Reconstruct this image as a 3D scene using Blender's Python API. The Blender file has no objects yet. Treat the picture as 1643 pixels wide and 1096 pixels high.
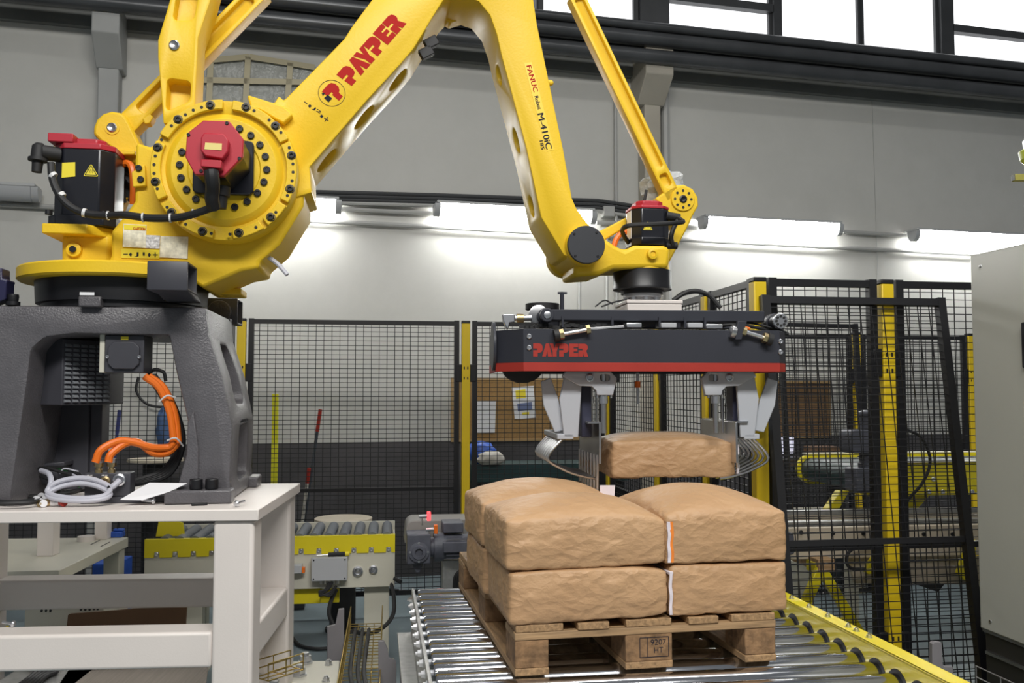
import bpy, bmesh, math, random
from mathutils import Vector, Matrix, noise
random.seed(7)
scene = bpy.context.scene
COL = scene.collection
rad = math.radians

# ------------------------------------------------------------------ camera
F_PX, CX, CY, EYE = 1450.0, 821.5, 548.0, 1.5
PITCH = math.atan(79 / 1450.0)
cam_data = bpy.data.cameras.new('camera')
cam_data.sensor_width = 36.0
cam_data.lens = 36.0 * F_PX / 1643.0
cam_data.clip_end = 200
cam = bpy.data.objects.new('camera', cam_data)
cam.location = (0, 0, EYE)
cam.rotation_euler = (math.pi / 2 + PITCH, 0, 0)
COL.objects.link(cam)
scene.camera = cam

# ------------------------------------------------------------------ world, added area lights, exposure
world = bpy.data.worlds.new('hall_ambient')
scene.world = world
world.use_nodes = True
bg = world.node_tree.nodes['Background']
bg.inputs[0].default_value = (0.90, 0.95, 1.0, 1)
bg.inputs[1].default_value = 0.17
def added_light(name, loc, sx, sy, power, rot=(0, 0, 0), col=(1, 0.985, 0.95)):
    l = bpy.data.lights.new(name, 'AREA')
    l.shape = 'RECTANGLE'; l.size = sx; l.size_y = sy; l.energy = power; l.color = col
    o = bpy.data.objects.new(name, l); o.location = loc; o.rotation_euler = rot
    COL.objects.link(o)
    return o
added_light('added_area_light', (0.5, -1.3, 5.3), 4.5, 0.8, 370, (rad(36), 0, rad(8.5)))  # added key light without a fitting, brightens the robot and stand fronts
added_light('added_area_light', (1.7, 2.7, 7.0), 5.5, 0.45, 150, (rad(-14), 0, rad(8.5)))  # added overhead light without a fitting, for fill and roller streaks
scene.view_settings.view_transform = 'Standard'
scene.view_settings.look = 'None'
scene.view_settings.exposure = 0.0
scene.view_settings.gamma = 1.0
scene.view_settings.use_curve_mapping = False

# ------------------------------------------------------------------ frames: pixel measurements -> metres
def ray(u, v):
    a = (u - CX) / F_PX; b = (CY - v) / F_PX
    return Vector((a, math.cos(PITCH) - b * math.sin(PITCH), math.sin(PITCH) + b * math.cos(PITCH)))
class Frame:
    """an upright working frame: s to the right, d away, z up"""
    def __init__(self, ox=0, oy=0, oz=0, ang=0.0):
        self.o = Vector((ox, oy, oz)); self.a = rad(ang)
        self.M = Matrix.Translation(self.o) @ Matrix.Rotation(self.a, 4, 'Z')
        self.I = self.M.inverted()
    def pix(self, u, v, d):
        r = ray(u, v); n = Vector((-math.sin(self.a), math.cos(self.a), 0))
        e = Vector((0, 0, EYE))
        t = (d - (e - self.o).dot(n)) / r.dot(n)
        return self.I @ (e + r * t)
    def sz(self, u, v, d):
        q = self.pix(u, v, d); return (q.x, q.z)
    def gnd(self, u, v, z):
        r = ray(u, v); t = (z + self.o.z - EYE) / r.z
        return self.I @ (Vector((0, 0, EYE)) + r * t)
    def poly(self, pts, d):
        return [self.sz(u, v, d) for u, v in pts]
    def scale(self, u, v, d):      # metres per pixel at that spot
        return (self.pix(u + 1, v, d) - self.pix(u, v, d)).length
WORLD = Frame()
W = {}

# ------------------------------------------------------------------ materials
MATS = {}
def lin(c):
    if isinstance(c, str):
        c = [int(c[i:i + 2], 16) / 255 for i in (0, 2, 4)]
        return tuple(x / 12.92 if x <= 0.04045 else ((x + 0.055) / 1.055) ** 2.4 for x in c)
    return c
def mat(name, col, rough=0.5, metal=0.0, var=0.0, vscale=6.0, bump=0.0, bscale=60.0, emit=0.0, coat=0.0, detail=4.0, aniso=None):
    if name in MATS: return MATS[name]
    m = bpy.data.materials.new(name); m.use_nodes = True
    nt = m.node_tree; b = nt.nodes['Principled BSDF']
    c = lin(col)
    b.inputs['Base Color'].default_value = (*c, 1)
    b.inputs['Roughness'].default_value = rough
    b.inputs['Metallic'].default_value = metal
    if coat: b.inputs['Coat Weight'].default_value = coat; b.inputs['Coat Roughness'].default_value = 0.12
    if var or bump:
        tc = nt.nodes.new('ShaderNodeTexCoord')
        mp = nt.nodes.new('ShaderNodeMapping'); nt.links.new(tc.outputs['Object'], mp.inputs[0])
        if aniso: mp.inputs['Scale'].default_value = aniso
    if var:
        n = nt.nodes.new('ShaderNodeTexNoise'); n.inputs['Scale'].default_value = vscale; n.inputs['Detail'].default_value = detail
        nt.links.new(mp.outputs[0], n.inputs['Vector'])
        r = nt.nodes.new('ShaderNodeValToRGB')
        r.color_ramp.elements[0].position = 0.3; r.color_ramp.elements[1].position = 0.7
        r.color_ramp.elements[0].color = (*[max(0, x * (1 - var)) for x in c], 1)
        r.color_ramp.elements[1].color = (*[min(1, x * (1 + var)) for x in c], 1)
        nt.links.new(n.outputs['Fac'], r.inputs[0]); nt.links.new(r.outputs[0], b.inputs['Base Color'])
    if bump:
        n2 = nt.nodes.new('ShaderNodeTexNoise'); n2.inputs['Scale'].default_value = bscale; n2.inputs['Detail'].default_value = 6
        nt.links.new(mp.outputs[0], n2.inputs['Vector'])
        bp = nt.nodes.new('ShaderNodeBump'); bp.inputs['Strength'].default_value = bump; bp.inputs['Distance'].default_value = 0.02
        nt.links.new(n2.outputs['Fac'], bp.inputs['Height']); nt.links.new(bp.outputs[0], b.inputs['Normal'])
    if emit:
        b.inputs['Emission Color'].default_value = (*c, 1); b.inputs['Emission Strength'].default_value = emit
    MATS[name] = m
    return m
M_YEL = mat('robot_yellow_paint', (0.80, 0.525, 0.022), 0.33, 0, 0.03, 3, 0.05, 120)
M_FYEL = mat('fence_yellow_paint', (0.70, 0.49, 0.012), 0.4, 0, 0.04, 5)
M_CYEL = mat('conveyor_yellow_paint', (0.72, 0.60, 0.015), 0.35, 0, 0.03, 5)
M_BLK = mat('black_paint', (0.008, 0.008, 0.010), 0.4)
M_BLKM = mat('matte_black_rubber', (0.012, 0.012, 0.013), 0.6, 0, 0.2, 20)
M_MOT = mat('motor_black_enamel', (0.010, 0.011, 0.016), 0.28)
M_RED = mat('motor_red_enamel', (0.43, 0.018, 0.035), 0.42)
M_GREY = mat('charcoal_cast_paint', (0.105, 0.100, 0.108), 0.34, 0.0, 0.10, 14, 0.22, 160)
M_DGREY = mat('dark_grey_paint', (0.050, 0.050, 0.060), 0.42, 0, 0.08, 8)
M_GRIP = mat('gripper_anthracite', (0.034, 0.036, 0.046), 0.40, 0, 0.08, 4)
M_LGREY = mat('light_grey_plastic', (0.42, 0.43, 0.45), 0.45)
M_CLAW = mat('claw_pale_grey', (0.44, 0.46, 0.50), 0.4)
M_CREAM = mat('cream_powder_coat', (0.76, 0.70, 0.655), 0.38, 0, 0.03, 3, 0.03, 200)
M_CREAM2 = mat('pale_beige_paint', (0.58, 0.56, 0.47), 0.42, 0, 0.04, 4)
M_CHROME = mat('zinc_roller_steel', (0.60, 0.61, 0.64), 0.12, 1.0)
M_STEEL = mat('steel', (0.55, 0.55, 0.56), 0.28, 1.0)
M_ZINC = mat('bright_zinc', (0.66, 0.67, 0.70), 0.3, 1.0)
M_GALV = mat('galvanised_sheet', (0.40, 0.40, 0.39), 0.42, 0.7, 0.15, 30)
M_BRASS = mat('brass_fitting', (0.60, 0.46, 0.25), 0.3, 1.0)
M_GOLD = mat('yellow_chromate_wire', (0.55, 0.40, 0.12), 0.35, 1.0)
M_ORANGE = mat('orange_hose', (0.78, 0.16, 0.012), 0.38)
M_WHITE = mat('white_paper', (0.78, 0.78, 0.80), 0.6)
M_LABEL = mat('yellow_label_print', (0.80, 0.66, 0.05), 0.45)
M_LABELW = mat('worn_label_foil', (0.75, 0.72, 0.58), 0.3, 0, 0.25, 60)
M_REDP = mat('red_print', (0.42, 0.022, 0.018), 0.45)
M_REDS = mat('red_stripe_paint', (0.36, 0.034, 0.024), 0.42, 0, 0.08, 5)
M_NAVY = mat('navy_print', (0.02, 0.022, 0.035), 0.45)
M_BLUE = mat('blue_plastic', (0.02, 0.09, 0.45), 0.4, 0, 0.2, 20)
M_ROLG = mat('grey_roller_plastic', (0.13, 0.145, 0.165), 0.42, 0, 0.1, 10)
M_GMOT = mat('gear_motor_grey', (0.085, 0.090, 0.115), 0.5, 0, 0.18, 20)
M_GCAB = mat('grey_cable_sheath', (0.46, 0.46, 0.52), 0.45)
M_PIPE = mat('grey_conduit', (0.40, 0.40, 0.385), 0.5, 0, 0.06, 6)
M_CARD = mat('brown_cardboard', (0.17, 0.095, 0.05), 0.75, 0, 0.1, 5)
M_SEAM = mat('white_seam_tape', (0.74, 0.68, 0.72), 0.6)
M_SEAMO = mat('orange_seam_thread', (0.85, 0.24, 0.03), 0.6)
M_TIE = mat('cable_tie_white', (0.62, 0.62, 0.62), 0.4)

# ------------------------------------------------------------------ mesh builder
def crom(pts, n=8, closed=False):
    pts = [Vector(p) for p in pts]
    if len(pts) < 3: return pts
    out = []
    N = len(pts)
    rng = range(N if closed else N - 1)
    for i in rng:
        if closed:
            p0, p1, p2, p3 = pts[i - 1], pts[i], pts[(i + 1) % N], pts[(i + 2) % N]
        else:
            p1, p2 = pts[i], pts[i + 1]
            p0 = pts[i - 1] if i > 0 else p1 * 2 - p2
            p3 = pts[i + 2] if i + 2 < N else p2 * 2 - p1
        for k in range(n):
            t = k / n
            out.append(0.5 * ((2 * p1) + (p2 - p0) * t + (2 * p0 - 5 * p1 + 4 * p2 - p3) * t * t + (3 * p1 - p0 - 3 * p2 + p3) * t ** 3))
    if not closed: out.append(pts[-1])
    return out
def round_poly(pts, r, n=5):
    """round the corners of a 2-D polygon"""
    out = []
    N = len(pts)
    for i in range(N):
        p = Vector(pts[i]); a = Vector(pts[i - 1]); b = Vector(pts[(i + 1) % N])
        da, db = a - p, b - p
        k = min(r, da.length * 0.45, db.length * 0.45)
        p0 = p + da.normalized() * k; p1 = p + db.normalized() * k
        for j in range(n + 1):
            t = j / n
            q = p0 * (1 - t) ** 2 + p * 2 * t * (1 - t) + p1 * t * t
            out.append((q.x, q.y))
    return out
def circ(cx, cy, r, n=32, a0=0.0, a1=2 * math.pi, ry=None):
    full = abs(a1 - a0 - 2 * math.pi) < 1e-6
    k = n if full else n + 1
    return [(cx + r * math.cos(a0 + (a1 - a0) * i / n), cy + (ry or r) * math.sin(a0 + (a1 - a0) * i / n)) for i in range(k)]
class MB:
    def __init__(self, fr=WORLD):
        self.fr = fr; self.v = []; self.f = []
    def add(self, vs, fs):
        b = len(self.v); self.v += [Vector(p) for p in vs]; self.f += [[b + i for i in f] for f in fs]
        return self
    def box(self, x0, x1, y0, y1, z0, z1):
        return self.add([(x, y, z) for z in (z0, z1) for y in (y0, y1) for x in (x0, x1)],
                        [(0, 2, 3, 1), (4, 5, 7, 6), (0, 1, 5, 4), (2, 6, 7, 3), (0, 4, 6, 2), (1, 3, 7, 5)])
    def bar(self, p, q, w, h, up=(0, 0, 1)):
        p, q = Vector(p), Vector(q); d = (q - p).normalized(); up = Vector(up)
        if abs(d.dot(up)) > 0.99: up = Vector((0, 1, 0))
        sd = d.cross(up).normalized() * (w / 2); u2 = sd.cross(d).normalized() * (h / 2)
        vs = [b + sgs * sd + sgu * u2 for b in (p, q) for sgs, sgu in ((-1, -1), (1, -1), (1, 1), (-1, 1))]
        return self.add(vs, [(3, 2, 1, 0), (4, 5, 6, 7), (0, 1, 5, 4), (1, 2, 6, 5), (2, 3, 7, 6), (3, 0, 4, 7)])
    def prism(self, pts, axis, a, b):
        ar = sum(pts[i - 1][0] * pts[i][1] - pts[i][0] * pts[i - 1][1] for i in range(len(pts)))
        if ar < 0: pts = pts[::-1]
        if axis == 'y': mk = lambda p, t: (p[0], t, p[1])
        elif axis == 'z': mk = lambda p, t: (p[0], p[1], t)
        else: mk = lambda p, t: (t, p[0], p[1])
        lo, hi = min(a, b), max(a, b)
        n = len(pts)
        vs = [mk(p, lo) for p in pts] + [mk(p, hi) for p in pts]
        fs = [list(range(n))[::-1], list(range(n, 2 * n))] + [(i, (i + 1) % n, n + (i + 1) % n, n + i) for i in range(n)]
        if axis == 'y': fs = [list(f)[::-1] for f in fs]
        return self.add(vs, fs)
    def lathe(self, p, q, prof, n=28):
        """prof: (t along p->q in metres, radius)"""
        p, q = Vector(p), Vector(q); d = (q - p).normalized()
        e1 = d.orthogonal().normalized(); e2 = d.cross(e1)
        vs, fs = [], []
        for t, r in prof:
            for k in range(n):
                a = 2 * math.pi * k / n
                vs.append(p + d * t + (e1 * math.cos(a) + e2 * math.sin(a)) * r)
        m = len(prof)
        for i in range(m - 1):
            for k in range(n):
                k2 = (k + 1) % n
                fs.append((i * n + k, i * n + k2, (i + 1) * n + k2, (i + 1) * n + k))
        fs.append(list(range(n))[::-1]); fs.append([(m - 1) * n + k for k in range(n)])
        return self.add(vs, fs)
    def cyl(self, p, q, r, r2=None, n=24):
        L = (Vector(q) - Vector(p)).length
        return self.lathe(p, q, [(0, r), (L, r if r2 is None else r2)], n)
    def tube(self, pts, r, n=8, sm=6, closed=False):
        P = crom(pts, sm, closed) if sm else [Vector(p) for p in pts]
        N = len(P); vs, fs = [], []
        prev = None
        for i in range(N):
            t = (P[(i + 1) % N] - P[i - 1]) if closed else (P[min(i + 1, N - 1)] - P[max(i - 1, 0)])
            if t.length < 1e-9: t = Vector((0, 0, 1))
            t.normalize()
            if prev is None: e = t.orthogonal().normalized()
            else:
                e = prev - t * prev.dot(t)
                e = e.normalized() if e.length > 1e-6 else t.orthogonal().normalized()
            prev = e; b = t.cross(e)
            for k in range(n):
                a = 2 * math.pi * k / n
                vs.append(P[i] + (e * math.cos(a) + b * math.sin(a)) * r)
        for i in range(N if closed else N - 1):
            j = (i + 1) % N
            for k in range(n):
                k2 = (k + 1) % n
                fs.append((i * n + k, i * n + k2, j * n + k2, j * n + k))
        if not closed:
            fs.append(list(range(n))[::-1]); fs.append([(N - 1) * n + k for k in range(n)])
        return self.add(vs, fs)
    def tube_px(self, pts, r, n=8, sm=6):
        return self.tube([self.fr.pix(*p) for p in pts], r, n, sm)
    def mesh(self, name, inv=None, smooth=32):
        me = bpy.data.meshes.new(name)
        T = (inv if inv is not None else Matrix()) @ self.fr.M
        me.from_pydata([T @ p for p in self.v], [], self.f)
        bm = bmesh.new(); bm.from_mesh(me)
        bmesh.ops.recalc_face_normals(bm, faces=bm.faces)
        bm.to_mesh(me); bm.free()
        if smooth:
            me.polygons.foreach_set('use_smooth', [True] * len(me.polygons))
            me.set_sharp_from_angle(angle=rad(smooth))
        return me
    def build(self, name, m, parent=None, bevel=0.0, smooth=32, label=None, cut=None, seg=2):
        if parent is None:
            T = [self.fr.M @ p for p in self.v]
            lo = [min(p[i] for p in T) for i in range(3)]; hi = [max(p[i] for p in T) for i in range(3)]
            base = Matrix.Translation(((lo[0] + hi[0]) / 2, (lo[1] + hi[1]) / 2, lo[2])) @ Matrix.Rotation(self.fr.a, 4, 'Z')
        else: base = W[parent.name]
        me = self.mesh(name, base.inverted(), smooth)
        me.materials.append(m)
        o = bpy.data.objects.new(name, me); COL.objects.link(o)
        W[o.name] = base
        if parent is None: o.matrix_world = base
        else: o.parent = parent
        if bevel:
            bv = o.modifiers.new('edge_bevel', 'BEVEL'); bv.width = bevel; bv.segments = seg
            bv.limit_method = 'ANGLE'; bv.angle_limit = rad(35); bv.harden_normals = False
        if label: o['label'] = label
        if cut is not None:
            cm = cut.mesh('cutter'); co = bpy.data.objects.new('cutter', cm); COL.objects.link(co)
            bo = o.modifiers.new('cut', 'BOOLEAN'); bo.operation = 'DIFFERENCE'; bo.object = co; bo.solver = 'EXACT'
            if bevel: o.modifiers.move(1, 0)
            bpy.context.view_layer.update()
            dg = bpy.context.evaluated_depsgraph_get()
            nm = bpy.data.meshes.new_from_object(o.evaluated_get(dg))
            o.modifiers.clear(); o.data = nm
            nm.set_sharp_from_angle(angle=rad(smooth or 32))
            bpy.data.objects.remove(co)
        return o
def thing(name, label, cat, fr=WORLD, loc=(0, 0, 0), group=None, kind=None):
    o = bpy.data.objects.new(name, None); COL.objects.link(o)
    M = fr.M @ Matrix.Translation(Vector(loc))
    o.matrix_world = M; W[o.name] = M
    o.empty_display_size = 0.1
    return tag(o, label, cat, group, kind)
def tag(o, label, cat=None, group=None, kind=None):
    o['label'] = label
    if cat: o['category'] = cat
    if group: o['group'] = group
    if kind: o['kind'] = kind
    return o
def place(mesh, m, name, parent, locs, fr, rot=None):
    """alike pieces sharing one mesh, placed in frame coordinates"""
    if not mesh.materials: mesh.materials.append(m)
    out = []
    inv = W[parent.name].inverted()
    for l in locs:
        o = bpy.data.objects.new(name, mesh); COL.objects.link(o); o.parent = parent
        o.matrix_local = inv @ fr.M @ Matrix.Translation(Vector(l)) @ (rot or Matrix())
        W[o.name] = W[parent.name]; out.append(o)
    return out
def text_mesh(s):
    c = bpy.data.curves.new('t', 'FONT'); c.body = s; c.resolution_u = 3
    o = bpy.data.objects.new('t', c); COL.objects.link(o)
    bpy.context.view_layer.update()
    me = bpy.data.meshes.new_from_object(o.evaluated_get(bpy.context.evaluated_depsgraph_get()))
    bpy.data.objects.remove(o); bpy.data.curves.remove(c)
    vs = [v.co.copy() for v in me.vertices]; fs = [list(p.vertices) for p in me.polygons]
    bpy.data.meshes.remove(me)
    x0 = min(v.x for v in vs); x1 = max(v.x for v in vs); y0 = min(v.y for v in vs); y1 = max(v.y for v in vs)
    return [((v.x - x0) / (x1 - x0), (v.y - y0) / max(1e-6, y1 - y0)) for v in vs], fs
def plate_text(mb, O, Bv, Uv, pts, fs):
    O, Bv, Uv = Vector(O), Vector(Bv), Vector(Uv)
    mb.add([O + Bv * x + Uv * y for x, y in pts], fs)
def text_px(fr, d, s, p0, p1, h, name, m, parent, label=None):
    """lettering whose baseline runs between two measured spots on a flat face"""
    O = fr.pix(*p0, d); Bv = fr.pix(*p1, d) - O
    n = Vector((0, 1, 0)); Uv = Bv.cross(n).normalized() * (h * fr.scale(*p0, d))
    mb = MB(fr); pts, fs = text_mesh(s)
    bw = Bv.normalized() * (Uv.length * 0.045)
    for k in (-1, 0, 1): plate_text(mb, O + bw * k + n * (k * 0.00012), Bv, Uv, pts, fs)
    return mb.build(name, m, parent, smooth=0, label=label)
GLYPH = {
 'P': [(0,1),(.62,1),(.82,.93),(.92,.76),(.92,.5),(.82,.35),(.62,.28),(.44,.28),(.44,0),(0,0),(0,.48),(.4,.48),(.4,.6),(0,.6)],
 'A': [(0,0),(.36,1),(.66,1),(.98,0),(.56,0),(.5,.42),(.36,0)],
 'Y': [(0,1),(.36,1),(.5,.62),(.62,1),(.98,1),(.7,.4),(.7,0),(.3,0),(.3,.4)],
 'E': [(0,0),(0,1),(.88,1),(.88,.72),(.44,.72),(.44,.62),(.8,.62),(.8,.4),(.44,.4),(.44,.28),(.88,.28),(.88,0)],
 'R': [(0,1),(.62,1),(.82,.93),(.92,.78),(.9,.58),(.76,.46),(.97,0),(.55,0),(.44,.32),(.44,0),(0,0),(0,.48),(.4,.48),(.4,.6),(0,.6)]}
def payper(mb, O, Bv, Uv):
    O, Bv, Uv = Vector(O), Vector(Bv), Vector(Uv)
    for i, ch in enumerate('PAYPER'):
        g = GLYPH[ch]; x0 = (0, .88, 1.6, 2.55, 3.53, 4.45)[i]; tot = 5.42
        mb.add([O + Bv * ((x0 + x) / tot) + Uv * y for x, y in g], [list(range(len(g)))])
for m_, s_, r_ in ((M_YEL, .35, .42), (M_REDP, .15, .8), (M_REDS, .3, .5), (M_NAVY, .15, .8), (M_GRIP, .3, .42), (M_LABEL, .25, .6), (M_LABELW, .3, .5)):
    b_ = m_.node_tree.nodes['Principled BSDF']; b_.inputs['Specular IOR Level'].default_value = s_; b_.inputs['Roughness'].default_value = r_
CF = Frame(0, 0, 0, 8.55)        # the conveyor line's own frame
BOLT_D = MB().lathe((0, 0, 0), (0, -1, 0), [(0, 1.0), (0.55, 1.0), (0.7, 0.85), (0.7, 0.5), (0.45, 0.45)], 12)
def bolt_mesh(r):
    mb = MB(); mb.v = [p * r for p in BOLT_D.v]; mb.f = BOLT_D.f
    return mb.mesh('bolt')
# ================================================================== the hall: floor, back wall, windows, beams
WF = Frame(0, 7.6, 0, 14.4)
def floor_mat():
    m = mat('painted_concrete', (0.20, 0.25, 0.27), 0.32, 0, 0.28, 1.3, 0.04, 30, detail=8)
    return m
fl = MB(); fl.box(-9, 9, -4, 11.5, -0.1, 0)
tag(fl.build('floor', floor_mat(), smooth=0), 'blue-grey painted concrete hall floor', kind='structure')

def wall_mat():
    m = bpy.data.materials.new('two_tone_wall_paint'); m.use_nodes = True; nt = m.node_tree
    b = nt.nodes['Principled BSDF']; b.inputs['Roughness'].default_value = 0.62
    tc = nt.nodes.new('ShaderNodeTexCoord'); sp = nt.nodes.new('ShaderNodeSeparateXYZ'); nt.links.new(tc.outputs['Object'], sp.inputs[0])
    n = nt.nodes.new('ShaderNodeTexNoise'); n.inputs['Scale'].default_value = 2.2; n.inputs['Detail'].default_value = 9; n.inputs['Roughness'].default_value = 0.65
    nt.links.new(tc.outputs['Object'], n.inputs['Vector'])
    up = nt.nodes.new('ShaderNodeValToRGB'); lo = nt.nodes.new('ShaderNodeValToRGB')
    for r, a, c in ((up, (0.51, 0.507, 0.475), (0.545, 0.54, 0.508)), (lo, (0.055, 0.053, 0.056), (0.085, 0.08, 0.085))):
        r.color_ramp.elements[0].position = 0.35; r.color_ramp.elements[1].position = 0.62
        r.color_ramp.elements[0].color = (*a, 1); r.color_ramp.elements[1].color = (*c, 1)
        nt.links.new(n.outputs['Fac'], r.inputs[0])
    gt = nt.nodes.new('ShaderNodeMath'); gt.operation = 'GREATER_THAN'; gt.inputs[1].default_value = 1.088
    nt.links.new(sp.outputs['Z'], gt.inputs[0])
    mx = nt.nodes.new('ShaderNodeMix'); mx.data_type = 'RGBA'
    nt.links.new(gt.outputs[0], mx.inputs['Factor']); nt.links.new(lo.outputs[0], mx.inputs['A']); nt.links.new(up.outputs[0], mx.inputs['B'])
    nt.links.new(mx.outputs['Result'], b.inputs['Base Color'])
    n2 = nt.nodes.new('ShaderNodeTexNoise'); n2.inputs['Scale'].default_value = 14; n2.inputs['Detail'].default_value = 8
    nt.links.new(tc.outputs['Object'], n2.inputs['Vector'])
    bp = nt.nodes.new('ShaderNodeBump'); bp.inputs['Strength'].default_value = 0.10; bp.inputs['Distance'].default_value = 0.01
    nt.links.new(n2.outputs['Fac'], bp.inputs['Height']); nt.links.new(bp.outputs[0], b.inputs['Normal'])
    return m
WALLTOP = 4.42
w = MB(WF); w.box(-8.5, 9.5, 0, 0.25, 0, WALLTOP)
wall = tag(w.build('wall_back', wall_mat(), smooth=0), 'long cream wall with dark grey painted lower band', kind='structure')
M_BEAM = mat('dark_ledge_steel', (0.045, 0.047, 0.050), 0.45, 0, 0.2, 3)
M_SILL = mat('grey_green_sill', (0.17, 0.175, 0.165), 0.5, 0, 0.15, 3)
zb = WF.sz(860, 22, -0.3)[1]
t = MB(WF); t.box(-8.5, 9.5, -0.30, 0.25, WALLTOP, zb - 0.005)
tag(t.build('trim_1', M_BEAM, smooth=0), 'dark steel ledge beam under the high windows', kind='structure')
t = MB(WF); t.box(-8.5, 9.5, -0.06, 0.0, WALLTOP - 0.16, WALLTOP)
tag(t.build('trim_2', M_SILL, smooth=0), 'grey green strip along the top of the wall', kind='structure')
M_PIPED = mat('dark_pipe_steel', (0.075, 0.078, 0.082), 0.32, 0.4, 0.2, 3)
for i, (zz, r, lab) in enumerate(((zb - 0.04, 0.04, 'thin dark pipe directly below the high windows'),
                             (zb - 0.15, 0.062, 'upper of the two thick dark pipes along the window ledge'),
                             (zb - 0.30, 0.062, 'lower of the two thick dark pipes along the window ledge'))):
    t = MB(WF); t.cyl((-8.5, -0.38, zz), (9.5, -0.38, zz), r, n=16)
    tag(t.build('ledge_pipe', M_PIPED), lab, 'pipe', 'ledge pipes')
# ---- high windows: translucent sheets in dark steel frames
M_PANE = mat('backlit_translucent_sheet', (0.97, 0.98, 1.0), 0.4, emit=1.25)
edges = [(560, 840, 0), (866, 1018, 0), (1068, 1234, 0), (1246, 1376, 0), (1379, 1500, 0), (1520, 1760, 0)]
zt = zb + 1.5
for i, (a, b, _) in enumerate(edges):
    s0 = WF.sz(a, 60, -0.12)[0]; s1 = WF.sz(b, 60, -0.12)[0]
    wn = thing('window_%d' % (i + 1), 'high backlit window of translucent sheet, number %d along the ledge' % (i + 1), None, WF, ((s0 + s1) / 2, -0.12, zb), kind='structure')
    MB(WF).box(s0, s1, -0.125, -0.115, zb, zt).build('pane', M_PANE, wn, smooth=0)
    for q in (s0, s1): MB(WF).box(q - 0.022, q + 0.022, -0.16, -0.10, zb, zt).build('window_frame', M_BEAM, wn, smooth=0)
    MB(WF).box(s0, s1, -0.16, -0.10, zb - 0.005, zb + 0.03).build('window_frame', M_BEAM, wn, smooth=0)
    if i in (2, 5, 1):
        pz = {1: (960, -25), 2: (1165, 7), 5: (1580, 53)}[i]
        z2 = WF.sz(*pz, -0.16)[1]
        MB(WF).box(s0, s1, -0.20, -0.10, z2 - 0.035, z2 + 0.035).build('transom', M_BEAM, wn, smooth=0)
t = MB(WF)
a = WF.sz(1021, 30, -0.1)[0]; b = WF.sz(1066, 30, -0.1)[0]
t.box(a, b, -0.2, 0.2, zb, zt); tag(t.build('trim_3', M_BEAM, smooth=0), 'dark pier between two high windows', kind='structure')
a = WF.sz(1500, 90, -0.1)[0]; b = WF.sz(1520, 90, -0.1)[0]
t = MB(WF); t.box(a, b, -0.2, 0.0, zb, zt); tag(t.build('trim_4', M_BEAM, smooth=0), 'dark mullion between two high windows at right', kind='structure')
a = WF.sz(1233, 60, -0.1)[0]; b = WF.sz(1246, 60, -0.1)[0]
t = MB(WF); t.box(a, b, -0.2, 0.0, zb, zt); tag(t.build('trim_5', M_BEAM, smooth=0), 'dark mullion between two high windows near the pier', kind='structure')
# ---- pilasters with corbels
M_PIL = mat('pilaster_paint', (0.36, 0.365, 0.355), 0.55, 0, 0.1, 2)
M_PIL2 = mat('pilaster_beige', (0.40, 0.37, 0.31), 0.55, 0, 0.1, 2)
for i, (x0, x1, c0, c1, yt, ym, yb, lab, mm) in enumerate((
        (156, 190, 148, 193, 4, 72, 88, 'grey wall pilaster with stepped corbel above the robot motor', M_PIL),
        (1034, 1060, 1032, 1076, 76, 135, 150, 'beige wall pilaster with stepped corbel behind the wrist', M_PIL2))):
    s0, s1 = WF.sz(x0, 150, -0.16)[0], WF.sz(x1, 150, -0.16)[0]
    k0, k1 = WF.sz(c0, 80, -0.3)[0], WF.sz(c1, 80, -0.3)[0]
    root = thing('pilaster', lab, 'pilaster', WF, ((s0 + s1) / 2, -0.08, 0), kind='structure')
    z0 = WF.sz(x0, yb, -0.3)[1]; z1 = WF.sz(x0, ym, -0.3)[1]; z2 = WF.sz(x0, yt, -0.3)[1]
    MB(WF).box(s0, s1, -0.16, 0.0, 0, z1).build('shaft', mm, root, 0.01)
    MB(WF).prism([(0, z0 - 0.05), (-0.16, z0 - 0.05), (-0.36, z1 + 0.08), (-0.36, z2), (0, z2)], 'x', k0, k1).build('corbel', mm, root, 0.008)
# ---- conduits on the wall
def conduit(px, r, m, lab, name='conduit', d=-0.04):
    t = MB(WF); t.tube([WF.pix(u, v, d) for u, v in px], r, 8, 0)
    return tag(t.build(name, m), lab, 'conduit', 'wall conduits')
conduit([(1067, 150), (1072, 520)], 0.038, M_PIPE, 'pale grey round downpipe beside the beige pilaster', 'downpipe', -0.06)
conduit([(987, 70), (990, 515)], 0.014, M_PIPE, 'thin vertical conduit left of the beige pilaster')
conduit([(930, 440), (930, 515)], 0.013, M_PIPE, 'short vertical conduit below the wrist casting')
conduit([(974, 374), (974, 515)], 0.013, M_PIPE, 'thin vertical conduit dropping from the junction box')
conduit([(230, 180), (228, 560)], 0.018, M_PIPE, 'vertical conduit between the left motor and link bracket')
M_DCAB = mat('dark_cable', (0.05, 0.052, 0.055), 0.5)
for k, dy in enumerate((0, 6, 12, 17)):
    conduit([(430, 306 + dy), (700, 313 + dy), (960, 322 + dy), (1015, 330 + dy)], 0.017, M_DCAB if k < 3 else M_PIPE, ('uppermost', 'second', 'third', 'lowest')[k] + ' cable of the bundle clipped above the wall lamps', 'wall_cable', -0.05)
conduit([(0, 328), (500, 354), (1000, 380), (1643, 412)], 0.020, M_PIPE, 'long conduit running just below the wall lamps')
conduit([(548, 336), (697, 343)], 0.02, M_PIPE, 'conduit joining the two left lit wall lamps')
conduit([(957, 357), (1127, 366)], 0.02, M_PIPE, 'conduit joining the middle wall lamps')
conduit([(1352, 372), (1467, 379)], 0.02, M_PIPE, 'conduit joining the two right wall lamps')
jb = MB(WF); a = WF.pix(963, 333, 0); b = WF.pix(981, 351, 0)
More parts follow.
